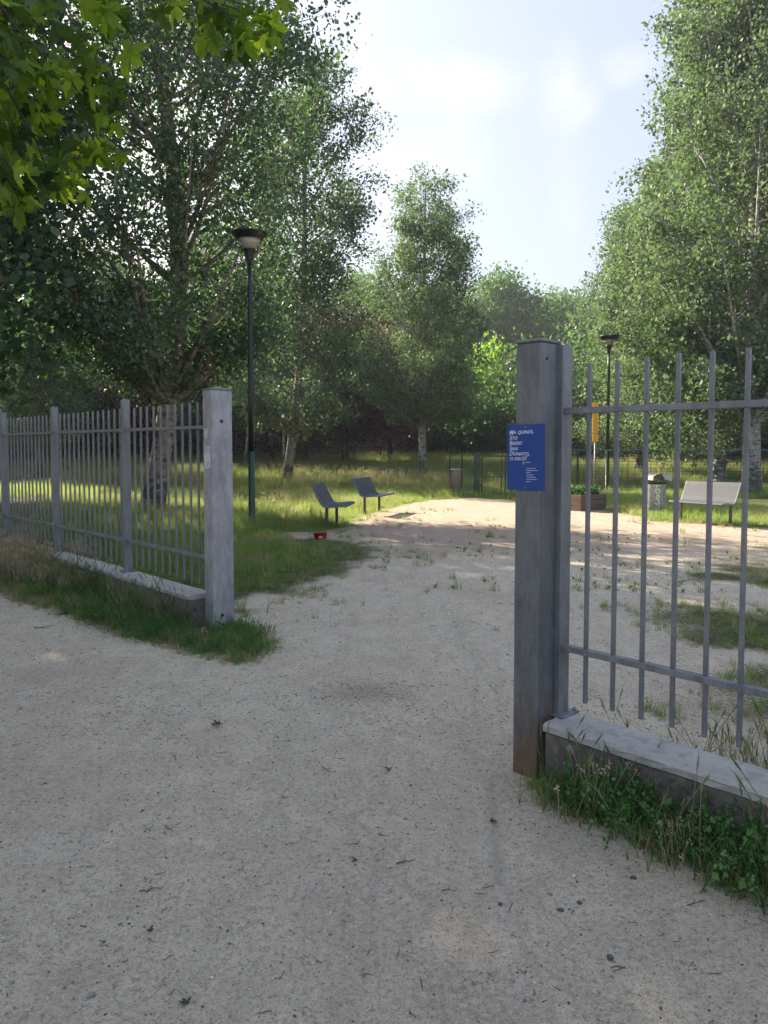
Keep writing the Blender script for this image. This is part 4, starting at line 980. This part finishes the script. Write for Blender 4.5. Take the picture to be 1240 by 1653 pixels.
def worn(x, y, k=1.): # density falls off towards the trodden edge
    d = sdist(x, y, LAWN); return rs.rand(len(x)) < np.clip(.12+d*k, 0, 1)
a = sample(-6.5, 4, 6, 13.5, 150, lawn_ok(.0)); a = a[worn(a[:, 0], a[:, 1], .42)]
hgt = np.clip(.35+.5*sdist(a[:, 0], a[:, 1], LAWN), .35, 1.25)*rs.uniform(.6, 1.2, len(a))
scatter('short_grass', a, hgt, G1)
a = sample(-9, 9, 12.5, 24, 62, lawn_ok(.05)); scatter('lawn_grass', a, np.clip(.35+.35*sdist(a[:, 0], a[:, 1], LAWN), .35, .85)*rs.uniform(.6, 1.25, len(a)), G2)
a = sample(-14, 14, 23, 34, 22, lawn_ok(.1)); b = sample(-32, 34, 34, 62, 7, lawn_ok(.1)); a = np.vstack([a, b]); scatter('field_grass', a, rs.uniform(.6, 1.3, len(a))*np.where(a[:, 1] > 34, 1.25, .9), G3+G2)
ok = lawn_ok(.5)
def mead(x, y): return ok(x, y) & (fbm(x*.18+4, y*.30)+.12*rs.randn(len(x)) > np.where(y > 26, .36, .50)) & ((y > 24) | (x < 0.5))
a = np.vstack([sample(-12, 12, 13.8, 34, 12, mead), sample(-32, 34, 34, 60, 5, mead)]); scatter('meadow_grass', a, rs.uniform(.5, 1.05, len(a))*np.where(a[:, 1] > 26, 1.15, .75), M1)
# verges in front of the walls
def verge(x, y): return (np.maximum(sdist(x, y, VERGL), sdist(x, y, VERGR))+.12*(fbm(x*4, y*4)-.5) > 0) & notwall(x, y) & infr(x, y, .8)
vd = lambda p: np.maximum(sdist(p[:, 0], p[:, 1], VERGL), sdist(p[:, 0], p[:, 1], VERGR))
a = sample(-8.5, 3, 1.6, 13, 620, verge); d = vd(a); k = rs.rand(len(a)) < np.clip(.15+d*5, 0, 1); a = a[k]; scatter('verge_grass', a, np.clip(.35+1.3*d[k]+np.where(a[:, 0] > .3, .55, 0), .35, 1.3)*rs.uniform(.6, 1.25, len(a)), GV)
def green_zone(x, y): return verge(x, y) & (fbm(x*1.6+9, y*1.6)+.1*rs.randn(len(x)) > np.where(x > .3, .25, .40)) & ((offw(x, y) > -.75) | (y < 5)) & ((x > .3) | (rs.rand(len(x)) < .22))
a = sample(-8.5, 3, 1.6, 13, 380, green_zone); d = vd(a); k = (rs.rand(len(a)) < np.clip(d*5-.1, .03, .8)) & ((a[:, 0] > -3.9) | (rs.rand(len(a)) < .35)); a = a[k]; scatter('leafy_weeds', a, np.clip(.4+1.1*d[k]+np.where(a[:, 0] > .3, .62, 0), .4, 1.4)*rs.uniform(.6, 1.2, len(a)), WE)
def wallside(x, y, w0=-.42, w1=-.12):
    o = offw(x, y); s = (x-FL0.x)*F2.x+(y-FL0.y)*F2.y
    o2 = (x-FR0.x)*N2.x+(y-FR0.y)*N2.y; s2 = (x-FR0.x)*F2.x+(y-FR0.y)*F2.y
    return (((o > w0) & (o < w1) & (s < -.2)) | ((o2 > w0) & (o2 < w1) & (s2 > .25))) & infr(x, y, .8) & notwall(x, y)
def bar_c(x, y):
    o = offw(x, y); o2 = (x-FR0.x)*N2.x+(y-FR0.y)*N2.y; s = (x-FL0.x)*F2.x+(y-FL0.y)*F2.y; s2 = (x-FR0.x)*F2.x+(y-FR0.y)*F2.y
    L1 = (o > -.5) & (o < .55) & (s < -.15) & (rs.rand(len(x)) < np.where(s < -1.8, .8, .5)); R1 = (o2 > -.50) & (o2 < .75) & (s2 > .12) & (rs.rand(len(x)) < np.clip(.12+s2*.5, 0, .8))
    return (L1 | R1) & notwall(x, y) & infr(x, y, .6) & (fbm(x*2.4, y*2.4+8) > .42)
a = sample(-8.5, 3.2, 1.6, 13, 90, bar_c); scatter('wild_barley', a, rs.uniform(.6, 1.15, len(a)), BA)
def wall_foot(x, y):
    o = offw(x, y); s = (x-FL0.x)*F2.x+(y-FL0.y)*F2.y
    return (o > -.50) & (o < -.16) & (s < .05) & (s > -9) & (fbm(x*2.3+5, y*2.3) > .36) & notwall(x, y)
a = sample(-8.5, 0, 5.5, 13, 300, wall_foot); scatter('wall_foot_grass', a, rs.uniform(.6, 1.15, len(a)), GV+WE+GV+BA)
def dry_c(x, y):
    o = offw(x, y); s = (x-FL0.x)*F2.x+(y-FL0.y)*F2.y
    return (o > -.55) & (o < .25) & (s < -2.0) & notwall(x, y) & (fbm(x*1.5+2, y*1.5)+.012*(-s) > .53) & infr(x, y, .8)
a = sample(-8.5, 0, 5, 13, 210, dry_c); sd_ = (a[:, 0]-FL0.x)*F2.x+(a[:, 1]-FL0.y)*F2.y; scatter('dry_stalks', a, rs.uniform(.5, .85, len(a))*np.where(sd_ < -3.2, 1.25, .8), DR)
a = sample(.8, 2.6, 1.6, 3.6, 70, lambda x, y: verge(x, y) & (fbm(x*3, y*3) > .5)); scatter('dry_verge_stalks', a, rs.uniform(.4, .75, len(a)), DR+BA)
# loose edge tufts: gate post tip, lawn edge, right-hand patch
def patch(x, y): return (sdist(x, y, PATCHR)*.35+(fbm(x*1.1+50, y*1.1)-.58)*1.6+.3*(vn(x*7, y*7)-.5) > -.12) & infr(x, y, .6) & (((x-FR0.x)*N2.x+(y-FR0.y)*N2.y) > .1)
a = sample(.9, 9, 2.4, 13.5, 120, patch); a = a[rs.rand(len(a)) < np.clip(1.15-a[:, 1]*.065, .25, 1)]; scatter('patchy_grass', a, rs.uniform(.25, .8, len(a))*np.clip(1.5-a[:, 1]*.1, .5, 1.2), GV+G1)
def edge(x, y): 
    d = sdist(x, y, LAWN); return (d < .15) & (d > -1.1) & (y > 5.5) & (y < 14) & (rs.rand(len(x)) < np.clip(1+d*.9, 0, 1)**2) & (fbm(x*2.2+30, y*2.2) > .5) & infr(x, y) & notwall(x, y)
a = sample(-3, 3, 5.5, 14, 70, edge); scatter('edge_tufts', a, rs.uniform(.3, .75, len(a)), GV+G1)
a = sample(-1.6, 7.5, 8, 19, 20, lambda x, y: (sdist(x, y, LAWN) < -.1) & (fbm(x*1.3+11, y*1.3) > .56)); scatter('ground_rosettes', a, rs.uniform(.5, 1.3, len(a)), RO+GV[:1])
# pebbles and litter
a = np.vstack([sample(-4, 4, 1.2, 5, 800, lambda x, y: infr(x, y, .5)), sample(-6, 6, 5, 12, 260, lambda x, y: infr(x, y, .5) & (np.maximum(sdist(x, y, LAWN), sdist(x, y, VERGL)) < .0))])
scatter('pebbles', a, .0020+.0048*rs.rand(len(a))**3+.006*(rs.rand(len(a)) > .993)+.0012*(a[:, 1] > 4), [stone_src(1, STONE), stone_src(2, LSTONE), stone_src(3, STONE), stone_src(5, LSTONE), stone_src(6, STONE), stone_src(4, DSTONE)], tilt=.4, sink=.0005)
a = sample(-3, 3, 1.2, 8, 45, lambda x, y: infr(x, y, .5)); q = Q()
def litter_src(seed):
    r_ = RNG(seed); q = Q(); P = np.cumsum(np.vstack([[0, 0, .003], r_.normal(size=(4, 3))*[.006, .003, .0006]+[.007, 0, 0]]), 0); q.tube(P, [.0012, .001, .001, .0008, .0005], 4); return src('bit', q.mesh('bit'), TWIG)
scatter('plant_litter', a, rs.uniform(.4, 1.4, len(a)), [litter_src(s) for s in (1, 2, 3, 4)], tilt=.15)

c_ = ground_at(592, 1116); a = np.stack([c_.x+rs.normal(size=90)*.22, c_.y+rs.normal(size=90)*.13], -1)
scatter('leaf_litter_heap', a, rs.uniform(.3, .9, 90), [litter_src(s) for s in (11, 12, 13)], tilt=.3)
# single things lying on the path
def lie(name, me, px, py, label, cat, rz=0, sc=1, tilt=(0, 0), group=None, lift=0):
    p = ground_at(px, py); o = link(name, me); o.location = (p.x, p.y, float(gz(p.x, p.y))+lift); o.rotation_euler = (*tilt, rz); o.scale = (sc,)*3; return tag(o, label, cat, group)
def stone_me(seed, m):
    bm = new(); bmesh.ops.create_icosphere(bm, subdivisions=2, radius=.012); r_ = random.Random(seed); k = [Vector((r_.gauss(0, 1), r_.gauss(0, 1), r_.gauss(0, 1))).normalized() for _ in range(7)]
    for v in bm.verts:
        s = 1
        for q in k: s = min(s, .72/max(.01, v.co.normalized().dot(q))) if v.co.normalized().dot(q) > .72 else s
        v.co = Vector((v.co.x*s*1.25, v.co.y*s*.9, v.co.z*s*.6+.004))
    me = bpy.data.meshes.new('stone'); bm.to_mesh(me); bm.free(); me.materials.append(m); return me
for i, (px, py, m, s, lb) in enumerate([(905, 1469, DSTONE, .85, 'dark stone below and left of the right verge, the nearer of the close pair'), (808, 1461, DSTONE, .75, 'small dark stone left of the dark stone below the right verge'), (985, 1548, DSTONE, 1.0, 'dark stone nearest the bottom right'), (1022, 1418, DSTONE, .9, 'dark stone close to the right verge'), (927, 1417, LSTONE, .75, 'grey-white stone in front of the right wall'), (1233, 1486, STONE, 1.1, 'grey stone at the right edge below the verge'), (445, 1196, LSTONE, 1.0, 'white stone in the middle of the path'), (147, 1607, STONE, .95, 'grey stone near the bottom left corner'), (478, 1120, DSTONE, .7, 'tiny dark stone just inside the left verge tip'), (342, 1576, LSTONE, .55, 'pale pebble at the bottom, below the crumpled leaf'), (230, 1307, DSTONE, .6, 'small dark stone above the pair of bent twigs'), (368, 1501, DSTONE, .5, 'dark pebble right of the crumpled leaf')]):
    lie('stone', stone_me(i+1, m), px, py, lb, 'stone', i, s, group='loose stones on the path')
def leafy(seed, fold):
    bm = new(); r_ = random.Random(seed); src_ = LM[seed % 5]; bm.from_mesh(src_)
    for v in bm.verts: v.co = Vector((v.co.x, v.co.y*.9, abs(v.co.x)*fold+r_.uniform(0, .008)+.006))
    me = bpy.data.meshes.new('dead_leaf'); bm.to_mesh(me); bm.free(); me.materials.clear(); me.materials.append(DLEAF); return me
for px, py, f, s, rz, lb in [(243, 1504, 1.0, .33, 1, 'crumpled dark green leaf lying at the lower left'), (352, 1170, .6, .75, 2, 'curled dark leaf lying below the left verge'), (299, 1620, .5, .4, .4, 'brown leaf lying near the bottom edge'), (628, 1243, .8, .45, 3, 'shrivelled dark leaf lying in the middle of the path'), (795, 1330, .6, .4, 5, 'brown leaf lying left of the right verge'), (574, 1390, .9, .3, 2.2, 'tiny dark leaf scrap lying in the centre of the path')]:
    lie('fallen_leaf', leafy(int(px), f), px, py, lb, 'leaf', rz, s, group='dead leaves on the path')
def twig_me(seed, n=6, step=.014, r=.0022):
    r_ = RNG(seed); q = Q(); P = np.cumsum(np.vstack([[0, 0, .004], r_.normal(size=(n, 3))*[.004, .007, .0008]+[step, 0, 0]]), 0); q.tube(P, np.linspace(r, r*.4, n+1), 5)
    P2 = [P[2], P[2]+np.array([.012, .014, .001]), P[2]+np.array([.02, .03, .001])]; q.tube(P2, [r*.7, r*.5, r*.3], 4)
    me = q.mesh('twig'); me.materials.append(TWIG); return me
for i, (px, py, rz, s, lb) in enumerate([(233, 1345, 1.3, .8, 'bent twig, left one of the pair left of centre'), (266, 1335, -.9, .8, 'bent twig, right one of the pair left of centre'), (712, 1438, .15, .8, 'straight twig lying left of the dark stones'), (55, 1015, .5, 2.0, 'longer twig lying beside the left verge'), (520, 1240, -.5, .9, 'thin twig lying above centre of the path'), (225, 1440, .3, 1., 'twig scraps above the crumpled leaf'), (350, 1215, 0, .6, 'short twig below the curled dark leaf'), (1110, 1462, .2, .9, 'twig lying at the foot of the right verge'), (640, 1395, .4, 1.1, 'thin faint twig lying right of the tiny leaf scrap')]):
    lie('twig', twig_me(i+3), px, py, lb, 'twig', rz, s, group='twigs on the path')

# ------------------------------------------------------------------ summer haze
vm = bpy.data.materials.new('air'); vm.use_nodes = True; t = vm.node_tree; t.nodes.clear()
pv = N(t, 'ShaderNodeVolumePrincipled'); pv.inputs['Density'].default_value = .0008; pv.inputs['Color'].default_value = (.86, .91, 1, 1); pv.inputs['Anisotropy'].default_value = .25
mo = N(t, 'ShaderNodeOutputMaterial'); L(t, pv.outputs[0], mo.inputs['Volume'])
tag(obj('haze', box(new(), (-175, -65, -1.2), (175, 265, 34)), vm), kind='stuff')
